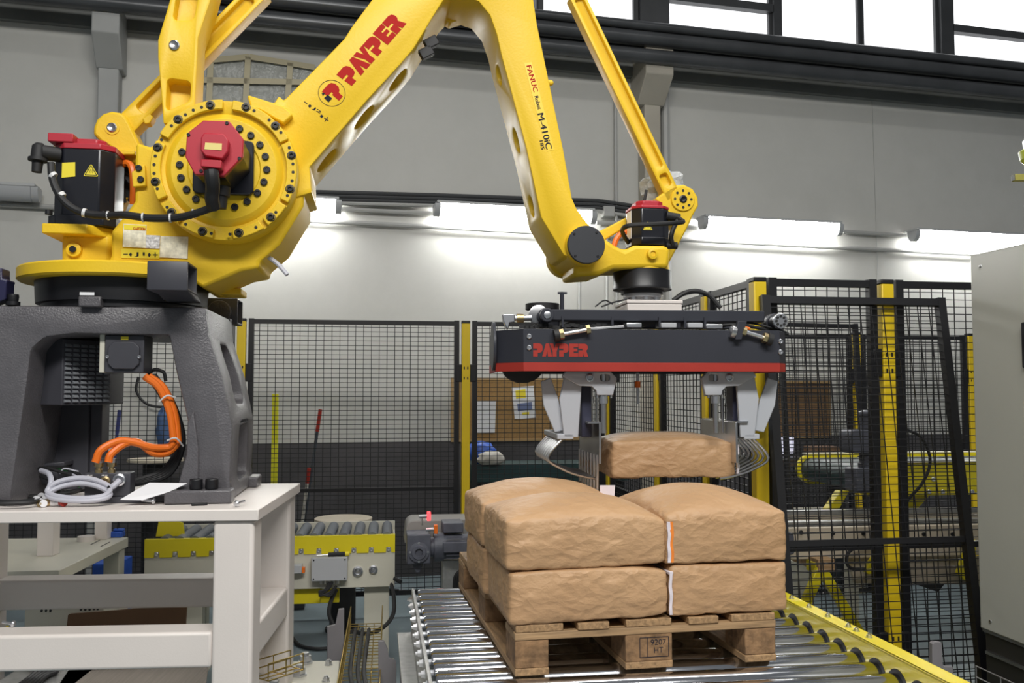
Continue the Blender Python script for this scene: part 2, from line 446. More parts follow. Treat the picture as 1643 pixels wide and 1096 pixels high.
jb.box(a.x, b.x, -0.09, 0, b.z, a.z); tag(jb.build('junction_box', M_PIPE, bevel=0.008), 'small grey junction box on wall left of the wrist motor', 'junction box')
t = MB(WF); t.tube([WF.pix(1398, 122, -.002), WF.pix(1410, 500, -.002)], .004, 6, 0); tag(t.build('trim_6', M_PIPE), 'thin vertical wall joint above the right fence', kind='structure')
# ---- wall lamps: tube fittings with an opaque hood, light thrown down the wall
M_TUBE = mat('lit_diffuser', (1.0, 1.0, 0.98), 0.4, emit=40.0)
M_HOOD = mat('lamp_hood_grey', (0.45, 0.46, 0.46), 0.5)
M_OFF = mat('unlit_diffuser', (0.40, 0.41, 0.42), 0.3)
lamps = [(-215, 62, 287, 323, False, 'unlit tube lamp at the far left of the wall'),
         (285, 548, 305, 345, True, 'lit tube lamp partly hidden behind the robot shoulder'),
         (697, 957, 327, 358, True, 'lit tube lamp crossed by the robot forearm'),
         (1127, 1352, 348, 378, True, 'lit tube lamp alone right of the wrist'),
         (1467, 1668, 369, 397, True, 'lit tube lamp furthest right above the cabinet')]
for u0, u1, v0, v1, on, lab in lamps:
    A = WF.pix(u0, v0 + 14, -0.17); B = WF.pix(u1, v1 - 14, -0.17)
    zc = (A.z + B.z) / 2
    root = thing('wall_lamp', lab, 'lamp', WF, ((A.x + B.x) / 2, -0.1, zc), 'tube lamps along the wall')
    h = 0.062
    MB(WF).box(A.x + 0.02, B.x - 0.02, -0.20, 0.0, zc + h * 0.80, zc + h + 0.012).build('hood', M_HOOD, root, 0.006)
    prof = [(-0.20, zc + h * 0.78)] + [(-0.135 + 0.065 * math.cos(q), zc + 0.03 + 0.085 * math.sin(q)) for q in [math.pi * (1 + k / 8) for k in range(9)]] + [(-0.07, zc + h * 0.78)]
    MB(WF).prism(prof, 'x', A.x + 0.05, B.x - 0.05).build('diffuser', M_TUBE if on else M_OFF, root)
    for q in ((A.x, A.x + 0.05), (B.x - 0.05, B.x)):
        MB(WF).prism([(y, z) for y, z in prof], 'x', *q).build('end_cap', M_OFF, root, 0.004)
# ---- plastic sheet taped over an opening high on the wall
def plastic_mat(name, c, a=0.5):
    m = bpy.data.materials.new(name); m.use_nodes = True; nt = m.node_tree; b = nt.nodes['Principled BSDF']
    b.inputs['Base Color'].default_value = (*c, 1); b.inputs['Roughness'].default_value = 0.16; b.inputs['Alpha'].default_value = a
    n = nt.nodes.new('ShaderNodeTexNoise'); n.inputs['Scale'].default_value = 9; n.inputs['Detail'].default_value = 6
    tc = nt.nodes.new('ShaderNodeTexCoord'); nt.links.new(tc.outputs['Object'], n.inputs['Vector'])
    bp = nt.nodes.new('ShaderNodeBump'); bp.inputs['Strength'].default_value = 0.9; bp.inputs['Distance'].default_value = 0.05
    nt.links.new(n.outputs['Fac'], bp.inputs['Height']); nt.links.new(bp.outputs[0], b.inputs['Normal'])
    return m
M_PLAS = plastic_mat('clear_plastic_sheet', (0.42, 0.43, 0.40), 0.85)
M_TAPE = mat('brown_packing_tape', (0.36, 0.31, 0.17), 0.35)
sh = thing('plastic_sheet', 'crumpled plastic sheet taped to the wall behind the robot shoulder', 'plastic sheet', WF, WF.pix(400, 180, -0.02))
NX, NZ = 26, 14
mb = MB(WF); vs = []
for j in range(NZ + 1):
    for i in range(NX + 1):
        u = 290 + 225 * i / NX; tp = 104 - 14 * math.sin(min(1, max(0, (u - 290) / 225)) * math.pi) + (u - 290) * 0.02
        v = tp + (210 - tp) * j / NZ
        vs.append(WF.pix(u, v, -0.025 - 0.03 * abs(noise.noise(Vector((i * 0.37, j * 0.41, 2))))))
mb.add(vs, [(j * (NX + 1) + i, j * (NX + 1) + i + 1, (j + 1) * (NX + 1) + i + 1, (j + 1) * (NX + 1) + i) for j in range(NZ) for i in range(NX)])
mb.build('sheet', M_PLAS, sh, smooth=60)
for pts in ([(318, 98), (400, 91), (505, 108)], [(338, 98), (334, 205)], [(398, 91), (392, 205)], [(466, 101), (458, 205)], [(312, 128), (490, 132)]):
    P = [WF.pix(u, v, -0.062) for u, v in pts]
    mb = MB(WF)
    for a, b in zip(P[:-1], P[1:]): mb.bar(a, b, 0.004, 0.045, (0, 1, 0) if abs((b - a).z) > 0.2 else (0, 0, 1)) if False else mb.bar(a, b, 0.045, 0.004, (0, 1, 0))
    mb.build('tape_strip', M_TAPE, sh, smooth=0)
# ---- boards and papers on the wall
M_CORK = mat('cork_board', (0.33, 0.195, 0.07), 0.8, 0, 0.12, 60)
M_FRAMEW = mat('pale_wood_trim', (0.38, 0.25, 0.11), 0.6)
def board(u0, v0, u1, v1, lab, name, m):
    A = WF.pix(u0, v0, -0.02); B = WF.pix(u1, v1, -0.02)
    root = thing(name, lab, 'board', WF, ((A.x + B.x) / 2, 0, B.z))
    MB(WF).box(A.x, B.x, -0.02, 0, B.z, A.z).build('panel', m, root, smooth=0)
    for (x0, x1, z0, z1) in ((A.x, B.x, A.z - 0.02, A.z), (A.x, B.x, B.z, B.z + 0.02), (A.x, A.x + 0.02, B.z + 0.02, A.z - 0.02), (B.x - 0.02, B.x, B.z + 0.02, A.z - 0.02)):
        MB(WF).box(x0, x1, -0.03, 0, z0, z1).build('edge_trim', M_FRAMEW, root, smooth=0)
board(724, 606, 936, 706, 'cork notice board on the wall seen left under the gripper', 'notice_board', M_CORK)
board(1182, 611, 1333, 702, 'brown fibre board on the wall behind the right fence', 'notice_board', mat('brown_fibreboard', (0.20, 0.115, 0.05), 0.8, 0, 0.12, 30))
def paper(pts, lab, extra=()):
    root = thing('notice_sheet', lab, 'paper', WF, WF.pix(*pts[2], -0.034))
    MB(WF).prism(WF.poly(pts, -0.034), 'y', -0.034, -0.0315).build('sheet', M_WHITE, root, smooth=0)
    for q, mm in extra:
        MB(WF).prism(WF.poly(q, -0.036), 'y', -0.036, -0.0345).build('print_block', mm, root, smooth=0)
paper([(759, 643), (796, 643), (794, 695), (758, 694)], 'plain white notice sheet pinned on cork board beside yellow post')
paper([(821, 622), (856, 619), (860, 670), (826, 673)], 'tilted notice sheet with yellow and blue blocks on cork board',
      (([(827, 627), (843, 624), (844, 638), (828, 640)], M_LABEL), ([(830, 648), (853, 645), (854, 657), (831, 660)], mat('blue_grey_print', (0.16, 0.2, 0.36), 0.6)), ([(838, 662), (849, 661), (849, 665), (838, 666)], M_LABEL)))
# ================================================================== safety fence
def fence_panel(fr, TL, TR, BL, BR, lab, name='mesh_fence', mid=0.62, fw=0.03, grid=(0.052, 0.031), wire=0.0040, group='black mesh fence panels', ends=True):
    TL, TR, BL, BR = [Vector(p) for p in (TL, TR, BL, BR)]
    root = thing(name, lab, 'fence panel', fr, (BL + BR) / 2, group)
    nrm = (TR - TL).cross(BL - TL).normalized()
    MB(fr).bar(TL, TR, fw, fw, nrm).build('rail', M_BLK, root, smooth=0)
    MB(fr).bar(BL, BR, fw, fw, nrm).build('rail', M_BLK, root, smooth=0)
    if mid: MB(fr).bar(TL.lerp(BL, mid), TR.lerp(BR, mid), fw * 0.8, fw * 0.8, nrm).build('rail', M_BLK, root, smooth=0)
    for a, b in ((TL, BL), (TR, BR)):
        e = (a - b).normalized() * 0.02
        MB(fr).bar(a + e, b - e, fw * 1.15, fw * 1.15, nrm).build('stile', M_BLK, root, smooth=0)
    mb = MB(fr)
    L = (TR - TL).length; Hh = (BL - TL).length
    nv = max(2, round(L / grid[0])); nh = max(2, round(Hh / grid[1]))
    for i in range(1, nv): mb.bar(TL.lerp(TR, i / nv) + nrm * 0.0026, BL.lerp(BR, i / nv) + nrm * 0.0026, wire, wire, nrm)
    for j in range(1, nh): mb.bar(TL.lerp(BL, j / nh) - nrm * 0.0026, TR.lerp(BR, j / nh) - nrm * 0.0026, wire, wire, nrm)
    o = mb.build('wire_mesh', M_BLK, root, smooth=0); o['kind'] = 'stuff'
    return root
PW = 0.056
M_SLOT = mat('slot_dark', (0.01, 0.01, 0.01), 0.6)
def fence_post(fr, s, d, lab, H=1.98, clips=(0.95, 0.25), turn=False):
    root = thing('fence_post', lab, 'post', fr, (s, d, 0), 'yellow fence posts')
    h = PW / 2
    MB(fr).box(s - h, s + h, d - h, d + h, 0.012, H - 0.02).build('post_tube', M_FYEL, root, 0.004)
    MB(fr).box(s - h - .001, s + h + .001, d - h - .001, d + h + .001, H - 0.02, H).build('cap', M_BLK, root, 0.004)
    MB(fr).box(s - 0.08, s + 0.08, d - 0.06, d + 0.06, 0, 0.012).build('foot_plate', M_FYEL, root, 0.002)
    for zc in (1.62, 0.42):
        for q in (-1, 1):
            if turn: MB(fr).box(s - 0.02, s + 0.02, d + q * (h + 0.02) - 0.02, d + q * (h + 0.02) + 0.02, zc - 0.06, zc + 0.06).build('clamp', M_BLK, root, 0.003)
            else: MB(fr).box(s + q * (h + 0.02) - 0.02, s + q * (h + 0.02) + 0.02, d - 0.02, d + 0.02, zc - 0.06, zc + 0.06).build('clamp', M_BLK, root, 0.003)
        mb = MB(fr)
        for zz in (zc - 0.035, zc + 0.035):
            for q in (-0.012, 0.012): mb.box(s + q - 0.004, s + q + 0.004, d - h - 0.0012, d - h, zz - 0.009, zz + 0.009)
        mb.build('slot_row', M_SLOT, root, smooth=0)
    return root
ZT, ZBm = 1.96, 0.15
DB = 6.18
sp745 = CF.sz(747, 600, DB)[0]; sp388 = CF.sz(387, 600, DB)[0]; sp978 = CF.sz(979, 650, DB)[0]
step = sp745 - sp388
bs = [sp388 - 2 * step, sp388 - step, sp388, sp745, sp978]
labs = ['leftmost yellow post of the back fence, beyond the pedestal', 'yellow post of the back fence seen under the robot pedestal', 'yellow post of the back fence just right of the pedestal leg',
        'yellow post of the back fence left of the bag stack', 'yellow corner post of the back fence seen under the gripper']
for s, l in zip(bs[1:], labs[1:]): fence_post(CF, s, DB, l)
plabs = ['back fence mesh panel furthest left behind the robot base', 'back fence mesh panel seen through the robot pedestal', 'back fence mesh panel between pedestal and bag stack', 'back fence mesh panel behind the gripper']
for a, b, l in zip(bs[:-1], bs[1:], plabs):
    x0, x1 = a + 0.062, b - 0.062
    fence_panel(CF, (x0, DB, ZT), (x1, DB, ZT), (x0, DB, ZBm), (x1, DB, ZBm), l)
# side fence going back, and the front right fence
DR = 3.62
s1215 = CF.sz(1216, 500, DR)[0]
dposts = [4.22, 5.02]
fence_post(CF, s1215, DR, 'tall yellow corner post right of the gripper')
for d, l in zip(dposts, ('yellow post of the side fence just behind the gripper end', 'yellow post of the side fence seen under the gripper middle')):
    fence_post(CF, s1215 + (d - DR) * (sp978 - s1215) / (DB - DR), d, l, turn=True)
ds = [DR] + dposts + [DB]
for a, b, l in zip(ds[:-1], ds[1:], ('nearest mesh panel of the side fence', 'middle mesh panel of the side fence', 'far mesh panel of the side fence')):
    fs_ = lambda d: s1215 + (d - DR) * (sp978 - s1215) / (DB - DR)
    a2, b2 = a + 0.06, b - 0.06
    fence_panel(CF, (fs_(a2), a2, ZT), (fs_(b2), b2, ZT), (fs_(a2), a2, ZBm), (fs_(b2), b2, ZBm), l)
s1425 = CF.sz(1422, 600, DR)[0]
fence_post(CF, s1425, DR, 'tall yellow post in the middle of the right fence')
sR = s1425 + (s1425 - s1215) * 1.6
fence_post(CF, sR, DR, 'yellow post of the right fence hidden by the cabinet')
fence_panel(CF, (s1215 + 0.062, DR, ZT), (s1425 - 0.062, DR, ZT), (s1215 + 0.062, DR, ZBm), (s1425 - 0.062, DR, ZBm), 'right fence mesh panel between the two tall yellow posts', wire=.0034)
fence_panel(CF, (s1425 + 0.062, DR, ZT), (sR - 0.062, DR, ZT), (s1425 + 0.062, DR, ZBm), (sR - 0.062, DR, ZBm), 'right fence mesh panel running behind the cabinet', wire=.0034)
TRp = CF.pix(1508, 486, DR - 0.055); TLp = CF.pix(1227, 481, DR - 0.055)
zl = TRp.z
fence_panel(CF, (TLp.x, DR - 0.055, zl), (TRp.x, DR - 0.055, zl), (TLp.x, DR - 0.32, 0.02), (TRp.x, DR - 0.32, 0.02), 'loose black mesh panel leaning against the right fence', mid=0.53, wire=.0034)
# far fence behind the infeed
DFAR = 6.92
for u, l in ((1374, 'yellow post of the far fence behind the gear motor'), (1557, 'yellow post of the far fence at the cabinet edge')):
    fence_post(CF, CF.sz(u, 600, DFAR)[0], DFAR, l)
sA, sB, sC = [CF.sz(u, 600, DFAR)[0] for u in (1190, 1374, 1557)]
for x0, x1, l in ((sA + 0.1, sB - 0.062, 'far fence mesh panel in front of the brown fibre board'), (sB + 0.062, sC - 0.062, 'far fence mesh panel right of the gear motor'), (sC + 0.062, sC + 1.2, 'far fence mesh panel hidden mostly by the cabinet')):
    fence_panel(CF, (x0, DFAR, ZT - .02), (x1, DFAR, ZT - .02), (x0, DFAR, ZBm), (x1, DFAR, ZBm), l, grid=(0.055, 0.035))
TLp = CF.pix(1252, 521, 6.5); TRp = CF.pix(1372, 524, 6.5)
fence_panel(CF, (TLp.x, 6.5, TLp.z), (TRp.x, 6.5, TRp.z), (TLp.x, 6.35, 0.02), (TRp.x, 6.35, 0.02), 'loose mesh panel leaning near the brown fibre board', mid=0.6, grid=(0.055, 0.035))
# ================================================================== palletising robot
RF = Frame(-1.40, 3.25, 0, 8.55)
ZTAB = 1.13
robot = thing('palletizing_robot', 'big yellow four-axis palletizing robot on a charcoal pedestal', 'robot', RF, (0, 0, ZTAB))
def rprism(px, d0, d1, name, m, parent, bevel=0.0, rnd=0.0, cut=None, label=None):
    pts = RF.poly(px, d0)
    if rnd: pts = round_poly(pts, rnd)
    return MB(RF).prism(pts, 'y', d0, d1).build(name, m, parent, bevel, cut=cut, label=label)
# ---- pedestal casting: portal with slotted side
ped_px = [(-82, 489), (331, 493), (335, 537), (356, 600), (373, 682), (369, 768), (371, 792), (371, 808), (262, 806), (262, 790), (283, 787), (299, 729), (301, 677),
          (283, 600), (271, 538), (120, 535), (72, 541), (50, 560), (44, 610), (18, 790), (18, 800), (-130, 800), (-130, 760)]
pp = RF.poly(ped_px, -0.27)
pp = [(s, max(z, ZTAB + 0.001) if v > 795 else z) for (s, z), (u, v) in zip(pp, ped_px)]
pp = [(s, ZTAB + 0.001) if v >= 799 else (s, z) for (s, z), (u, v) in zip(pp, ped_px)]
cut = MB(RF)
for z0, z1, y0, y1 in ((1.455, 1.665, -0.10, 0.12), (1.185, 1.385, -0.10, 0.14)):
    cut.prism(round_poly([(y0, z0), (y1, z0), (y1 - 0.03, z1), (y0, z1)], 0.045), 'x', 0.295, 0.7)
MB(RF).prism(pp, 'y', -0.27, 0.27).build('pedestal_casting', M_GREY, robot, 0.012, cut=cut, label='charcoal cast pedestal with slotted leg')
rib = MB(RF); rib.prism(RF.poly([(301, 677), (310, 660), (318, 720), (318, 786), (283, 787), (299, 729)], -0.285), 'y', -0.285, -0.26)
rib.build('leg_rib', M_GREY, robot, 0.004)
for u in (316, 341):
    q = RF.pix(u, 789, -0.285)
    MB(RF).cyl((q.x, -0.30, ZTAB + 0.045), (q.x, -0.30, ZTAB + 0.08), 0.021, n=16).build('anchor_bolt', M_BLK, robot, 0.003)
pad = MB(RF); a = RF.pix(263, 805, -0.33); b = RF.pix(371, 805, -0.33)
pad.box(a.x, b.x, -0.335, -0.25, ZTAB + 0.001, ZTAB + 0.045); pad.build('foot_pad', M_GREY, robot, 0.006)
sidepad = MB(RF); sidepad.box(0.30, 0.455, 0.16, 0.30, ZTAB + 0.001, ZTAB + 0.04); sidepad.build('foot_pad', M_GREY, robot, 0.006)
# stop block and fork pockets
q = RF.pix(148, 484, -0.27); MB(RF).box(q.x - 0.035, q.x + 0.035, -0.30, -0.22, RF.sz(148, 492, -0.3)[1], RF.sz(148, 475, -0.3)[1]).build('stop_block', M_GREY, robot, 0.005)
MB(RF).box(q.x - 0.03, q.x + 0.015, -0.302, -0.299, RF.sz(148, 474, -0.3)[1], RF.sz(148, 469, -0.3)[1]).build('scale_label', M_WHITE, robot, smooth=0)
def fork_pocket(s0, s1, d0, d1, z0, z1, name='fork_pocket'):
    c = MB(RF); c.box(s0 - .1, s1 + 0.1, d0 + 0.008, d1 - 0.008, z0 + 0.008, z1 - 0.008)
    MB(RF).box(s0, s1, d0, d1, z0, z1).build(name, M_DGREY, robot, 0.004, cut=c)
a = RF.pix(236, 418, -0.44); b = RF.pix(301, 466, -0.44)
fork_pocket(a.x, b.x, -0.44, -0.29, b.z, a.z)
MB(RF).prism([(-0.30, 1.80), (-0.42, b.z), (-0.27, b.z - 0.0), (-0.2, 1.80)], 'x', a.x + 0.02, b.x).build('pocket_bracket', M_DGREY, robot, 0.004)
a = RF.pix(331, 478, 0.30); b = RF.pix(381, 520, 0.30)
fork_pocket(a.x, b.x, 0.30, 0.44, b.z, a.z)
q = RF.pix(352, 500, 0.28); MB(RF).lathe((q.x, 0.27, q.z), (q.x, 0.31, q.z), [(0, 0.03), (0.0, 0.045), (0.03, 0.045)], 20).build('lifting_eye', M_GREY, robot, 0.003)
MB(RF).box(q.x - 0.04, q.x + 0.05, 0.22, 0.34, q.z - 0.12, q.z - 0.03).build('pocket_bracket', M_DGREY, robot, 0.004)
# bearing and turntable
MB(RF).lathe((0, 0, 1.78), (0, 0, 2), [(0, 0.27), (0.02, 0.27), (0.022, 0.285), (0.10, 0.29), (0.101, 0.29)], 56).build('bearing_ring', M_BLK, robot)
MB(RF).lathe((0, 0, 1.879), (0, 0, 2), [(0, 0.32), (0.0, 0.338), (0.006, 0.346), (0.040, 0.346), (0.046, 0.34)], 64).build('turntable_flange', M_YEL, robot)
q = RF.pix(352, 470, 0.12); MB(RF).box(q.x - 0.02, q.x + 0.09, 0.05, 0.2, q.z - 0.012, q.z + 0.012).build('cable_tongue', M_YEL, robot, 0.004)
MB(RF).box(q.x + 0.0, q.x + 0.05, 0.1, 0.13, q.z + 0.012, q.z + 0.04).build('limit_switch', M_BLK, robot, 0.003)
# carriage body
body_px = [(160, 436), (178, 412), (178, 371), (200, 345), (216, 322), (216, 262), (218, 228), (242, 236), (300, 180), (420, 175), (490, 260), (487, 330), (449, 392), (416, 420), (416, 430), (387, 435), (325, 462), (290, 440)]
rprism(body_px, -0.22, 0.12, 'carriage_body', M_YEL, robot, 0.014)
rprism([(97, 372), (180, 372), (180, 438), (97, 438)], -0.16, 0.16, 'motor_column', M_YEL, robot, 0.02, rnd=0.03)
q = RF.pix(117, 400, -0.18); MB(RF).lathe((q.x, -0.15, q.z), (q.x, -0.3, q.z), [(0, .027), (.025, .024), (.027, .012)], 20).build('lug', M_YEL, robot)
MB(RF).cyl((q.x, -0.176, q.z), (q.x, -0.186, q.z), 0.011, n=12).build('socket_screw', M_BLK, robot)
# motor mount plate + J1 motor
mq = RF.pix(127, 368, -0.12)
zpl0, zpl1 = RF.sz(127, 377, -0.2)[1], RF.sz(127, 361, -0.2)[1]
sx0, sx1 = RF.sz(70, 370, -0.2)[0], RF.sz(172, 370, -0.2)[0]
MB(RF).prism([(sx0, -0.22), (sx1 - 0.06, -0.22), (sx1, -0.14), (sx1, 0.05), (sx0, 0.05)], 'z', zpl0, zpl1).build('motor_mount_plate', M_YEL, robot, 0.004)
mc = Vector(((sx0 + sx1) / 2 + 0.01, -0.09)); mr = 0.098
def octo(c, r, ch=0.4):
    k = r * (1 - ch)
    return [(c.x + x, c.y + y) for x, y in ((-k, -r), (k, -r), (r, -k), (r, k), (k, r), (-k, r), (-r, k), (-r, -k))]
zm1 = RF.sz(127, 238, -0.19)[1]
mot = MB(RF).prism(octo(mc, mr), 'z', zpl1 + 0.035, zm1).build('base_motor', M_MOT, robot, 0.004)
MB(RF).prism(octo(mc, mr + 0.012, 0.3), 'z', zpl1, zpl1 + 0.035).build('motor_flange', M_MOT, mot, 0.003)
MB(RF).prism(octo(mc, mr + 0.001), 'z', zm1, zm1 + 0.02).build('motor_cap', M_RED, mot, 0.003)
MB(RF).prism(octo(mc, mr * 0.62), 'z', zm1 + 0.02, zm1 + 0.045).build('encoder_cap', M_RED, mot, 0.004)
MB(RF).box(mc.x - mr - 0.012, mc.x - mr + 0.07, mc.y - mr - 0.005, mc.y - 0.0, zm1 + 0.02, zm1 + 0.05).build('connector_hood', M_RED, mot, 0.003)
cz = zm1 - 0.02
MB(RF).cyl((mc.x - mr + 0.02, mc.y - mr + 0.02, cz), (mc.x - mr - 0.03, mc.y - mr - 0.01, cz), 0.026, n=14).build('connector', M_BLKM, mot)
MB(RF).lathe((mc.x - mr - 0.035, mc.y - mr - 0.01, cz + 0.03), (mc.x - mr - 0.04, mc.y - mr - 0.012, cz - 0.06), [(0, .012), (.01, .022), (.05, .024), (.052, .031), (.062, .031), (.064, .018), (.10, .016)], 16).build('cable_gland', M_BLKM, mot)
yf = mc.y - mr - 0.0008
s_l, s_r = mc.x - mr * 0.6, mc.x + mr * 0.6
def tri_sign(fr_s, yy, zc, h, parent):
    o = MB(RF).prism(round_poly([(fr_s - h * .6, zc - h * .5), (fr_s + h * .6, zc - h * .5), (fr_s, zc + h * .55)], h * .15), 'y', yy - 0.001, yy).build('hot_surface_sign', M_LABEL, parent, smooth=0, label='yellow triangular hot surface warning sign')
    t = [(fr_s - h * .45, zc - h * .40), (fr_s + h * .45, zc - h * .40), (fr_s, zc + h * .40)]
    mb = MB(RF)
    for i in range(3): mb.bar((t[i][0], yy - 0.0012, t[i][1]), (t[(i + 1) % 3][0], yy - 0.0012, t[(i + 1) % 3][1]), h * .05, 0.0006, (0, 1, 0))
    for k in (-1, 0, 1): mb.tube([(fr_s + k * h * .13, yy - 0.0012, zc - h * .22), (fr_s + k * h * .13 + h * .04, yy - 0.0012, zc - h * .1), (fr_s + k * h * .13 - h * .03, yy - 0.0012, zc), (fr_s + k * h * .13, yy - 0.0012, zc + h * .1)], h * .022, 4, 3)
    mb.build('sign_print', M_NAVY, o, smooth=0)
tri_sign(s_l + 0.09, yf, RF.sz(140, 273, -0.19)[1], 0.042, mot)
MB(RF).prism(RF.poly([(98, 260), (119, 259), (119, 282), (97, 284)], -0.2), 'y', yf - 0.0012, yf).build('rating_label', M_LABEL, mot, smooth=0)
for u, v in ((76, 362), (165, 362)):
    p = RF.pix(u, v, -0.2); MB(RF).cyl((p.x, -0.19, zpl1 + 0.035), (p.x, -0.19, zpl1 + 0.05), 0.012, n=10).build('flange_bolt', M_BLK, mot)
# shoulder bracket with pivot for the lower link
br_px = [(149, 215), (150, 203), (155, 191), (165, 182), (178, 178), (192, 180), (202, 187), (209, 200), (225, 232), (226, 262), (182, 262), (182, 240), (162, 228)]
rprism(br_px, -0.02, 0.10, 'link_bracket', M_YEL, robot, 0.01)
def pivot(u, v, d, r, name='pivot_pin', m=M_STEEL, ring=M_YEL):
    p = RF.pix(u, v, d); k = r * RF.scale(u, v, d)
    MB(RF).lathe((p.x, d + 0.01, p.z), (p.x, d - 0.03, p.z), [(0, k * 1.0), (0.016, k), (0.018, k * .8), (0.014, k * .2)], 24).build(name, m, robot)
pivot(180, 205, -0.02, 8)
MB(RF).lathe((RF.pix(180, 205, -0.02).x, -0.015, RF.pix(180, 205, -0.02).z), (RF.pix(180, 205, -0.02).x, -0.03, RF.pix(180, 205, -0.02).z), [(0, .02), (.0, .026), (.008, .026), (.008, .02)], 24).build('pivot_ring', M_YEL, robot)
rprism([(182, 240), (216, 240), (216, 248), (182, 248)], -0.06, 0.05, 'bracket_rib', M_YEL, robot, 0.004)
# orange hose loop behind
h = MB(RF); h.tube_px([(184, 318, -0.02), (183, 290, -0.03), (192, 268, -0.04), (205, 262, -0.05), (212, 272, -0.06), (214, 300, -0.06), (213, 328, -0.05)], 0.012)
h.build('orange_hose', M_ORANGE, robot)
h = MB(RF)
for k in range(4): h.tube_px([(188 + 4 * k, 325, 0.0), (188 + 3 * k, 295, 0.0), (196 + 2 * k, 278 + k * 3, -0.0), (208, 285 + k * 3, -0.0)], 0.007)
h.build('cable_bundle', M_BLKM, robot)
rprism([(181, 268), (216, 262), (216, 322), (181, 322)], 0.03, 0.05, 'added_dark_plate', M_BLKM, robot)  # added black plate, blocks the bright wall behind the hose loop
rprism([(178, 317), (205, 317), (190, 350), (176, 350)], 0.02, 0.06, 'hose_guide', M_YEL, robot)
rprism([(211, 276), (232, 264), (234, 298), (213, 300)], -0.24, -0.22, 'clamp_plate', M_YEL, robot, 0.003)
bm9 = bolt_mesh(0.011)
place(bm9, M_BLK, 'bolt', robot, [RF.pix(223, 270, -0.24), RF.pix(226, 288, -0.24)], RF)
# ---- J2 disc (shoulder)
DC = RF.pix(360, 272, -0.31); DR0 = 119 * RF.scale(360, 272, -0.31)
disc = MB(RF).lathe((DC.x, -0.10, DC.z), (DC.x, -1, DC.z), [(0, DR0), (0.19, DR0), (0.20, DR0 * .985), (0.20, DR0 * .835), (0.197, DR0 * .80), (0.205, DR0 * .77), (0.215, DR0 * .71), (0.215, DR0 * .50), (0.210, DR0 * .48), (0.210, DR0 * .2)], 96).build('shoulder_disc', M_YEL, robot, label='round yellow shoulder gearbox face ringed with black bolts')
MB(RF).lathe((DC.x, -0.07, DC.z), (DC.x, 0.14, DC.z), [(0, DR0 * .96), (0.19, DR0 * .96), (0.2, DR0 * .9)], 72).build('gearbox_housing', M_YEL, disc)
for a0, a1 in ((-66, -6), (14, 74)) if False else ((92, 152), (158, 208), (212, 232), (236, 262), (278, 304), (308, 330), (333, 386), (28, 84)):
    pts = circ(DC.x, DC.z, DR0 * .985, 14, rad(a0), rad(a1)) + circ(DC.x, DC.z, DR0 * .85, 14, rad(a0), rad(a1))[::-1]
    MB(RF).prism(pts, 'y', -0.318, -0.30).build('raised_pad', M_YEL, disc, 0.003)
def dpx(lst, d): return [RF.pix(x / 4.384 + 220, y / 4.384 + 150, d) for x, y in lst]
big = [(515, 82), (766, 97), (973, 229), (1086, 437), (1075, 672), (940, 870), (716, 980), (460, 970), (243, 838), (129, 622), (145, 381), (288, 183)]
ring_m = MB().lathe((0, 0.004, 0), (0, -1, 0), [(0, .0155), (.0042, .0155), (.0045, .0125), (.002, .012), (.002, .0115), (.009, .011), (.011, .009), (.011, .006), (.006, .005)], 16).mesh('bolt')
place(ring_m, M_BLK, 'socket_bolt', disc, dpx(big, -0.318), RF)
small = [(823, 121), (929, 187), (1012, 274), (1070, 381), (1096, 495), (1097, 553), (1090, 614), (1057, 717), (976, 836), (836, 941), (652, 990), (522, 985), (341, 920), (211, 800), (142, 670), (119, 562), (119, 500), (128, 440), (171, 326), (242, 227), (340, 149), (395, 117), (454, 97)]
hole_m = MB().cyl((0, 0.002, 0), (0, -0.001, 0), 0.0052, n=10).mesh('hole')
place(hole_m, M_SLOT, 'tapped_hole', disc, dpx(small, -0.3185), RF)
inner = [(722, 250), (801, 297), (865, 363), (903, 445), (913, 537), (893, 624), (847, 701), (775, 761), (688, 800), (414, 744), (349, 677), (310, 594), (301, 503), (318, 414)]
place(bolt_mesh(0.0122), M_BLK, 'cap_screw', disc, dpx(inner, -0.315), RF)
# J2 motor
md = -0.53
mpx = [(465, 188), (650, 195), (748, 320), (742, 445), (612, 580), (405, 570), (338, 445), (350, 280)]
def mpts(lst, d): return [RF.sz(x / 4.384 + 220, y / 4.384 + 150, d) for x, y in lst]
mo = MB(RF).prism(mpts(mpx, md), 'y', md, md + 0.025).build('shoulder_motor', M_RED, robot, 0.003, label='shoulder motor with red octagonal front plate')
cxm = sum(p[0] for p in mpts(mpx, md)) / 8; czm = sum(p[1] for p in mpts(mpx, md)) / 8
MB(RF).prism([(cxm + (x - cxm) * .97, czm + (z - czm) * .97) for x, z in mpts(mpx, md)], 'y', md + 0.025, -0.325).build('motor_body', M_MOT, mo, 0.003)
MB(RF).prism(round_poly([(DC.x - .098, DC.z - .088), (DC.x + .098, DC.z - .088), (DC.x + .098, DC.z + .095), (DC.x - .098, DC.z + .095)], 0.02), 'y', -0.335, -0.31).build('motor_flange', M_MOT, mo, 0.004)
hub = MB(RF).prism(mpts([(470, 275), (610, 282), (645, 330), (640, 405), (600, 460), (480, 440), (445, 400), (448, 310)], md - .03), 'y', md - 0.03, md).build('encoder_cap', M_RED, mo, 0.004)
MB(RF).prism(mpts([(479, 345), (597, 352), (594, 400), (474, 392)], md - .031), 'y', md - 0.0315, md - 0.03).build('rating_label', mat('pale_yellow_label', (0.72, 0.6, 0.2), 0.5), hub, smooth=0)
MB(RF).prism(mpts([(455, 470), (600, 478), (598, 535), (452, 522)], md - .03), 'y', md - 0.045, md).build('connector_block', M_RED, mo, 0.003)
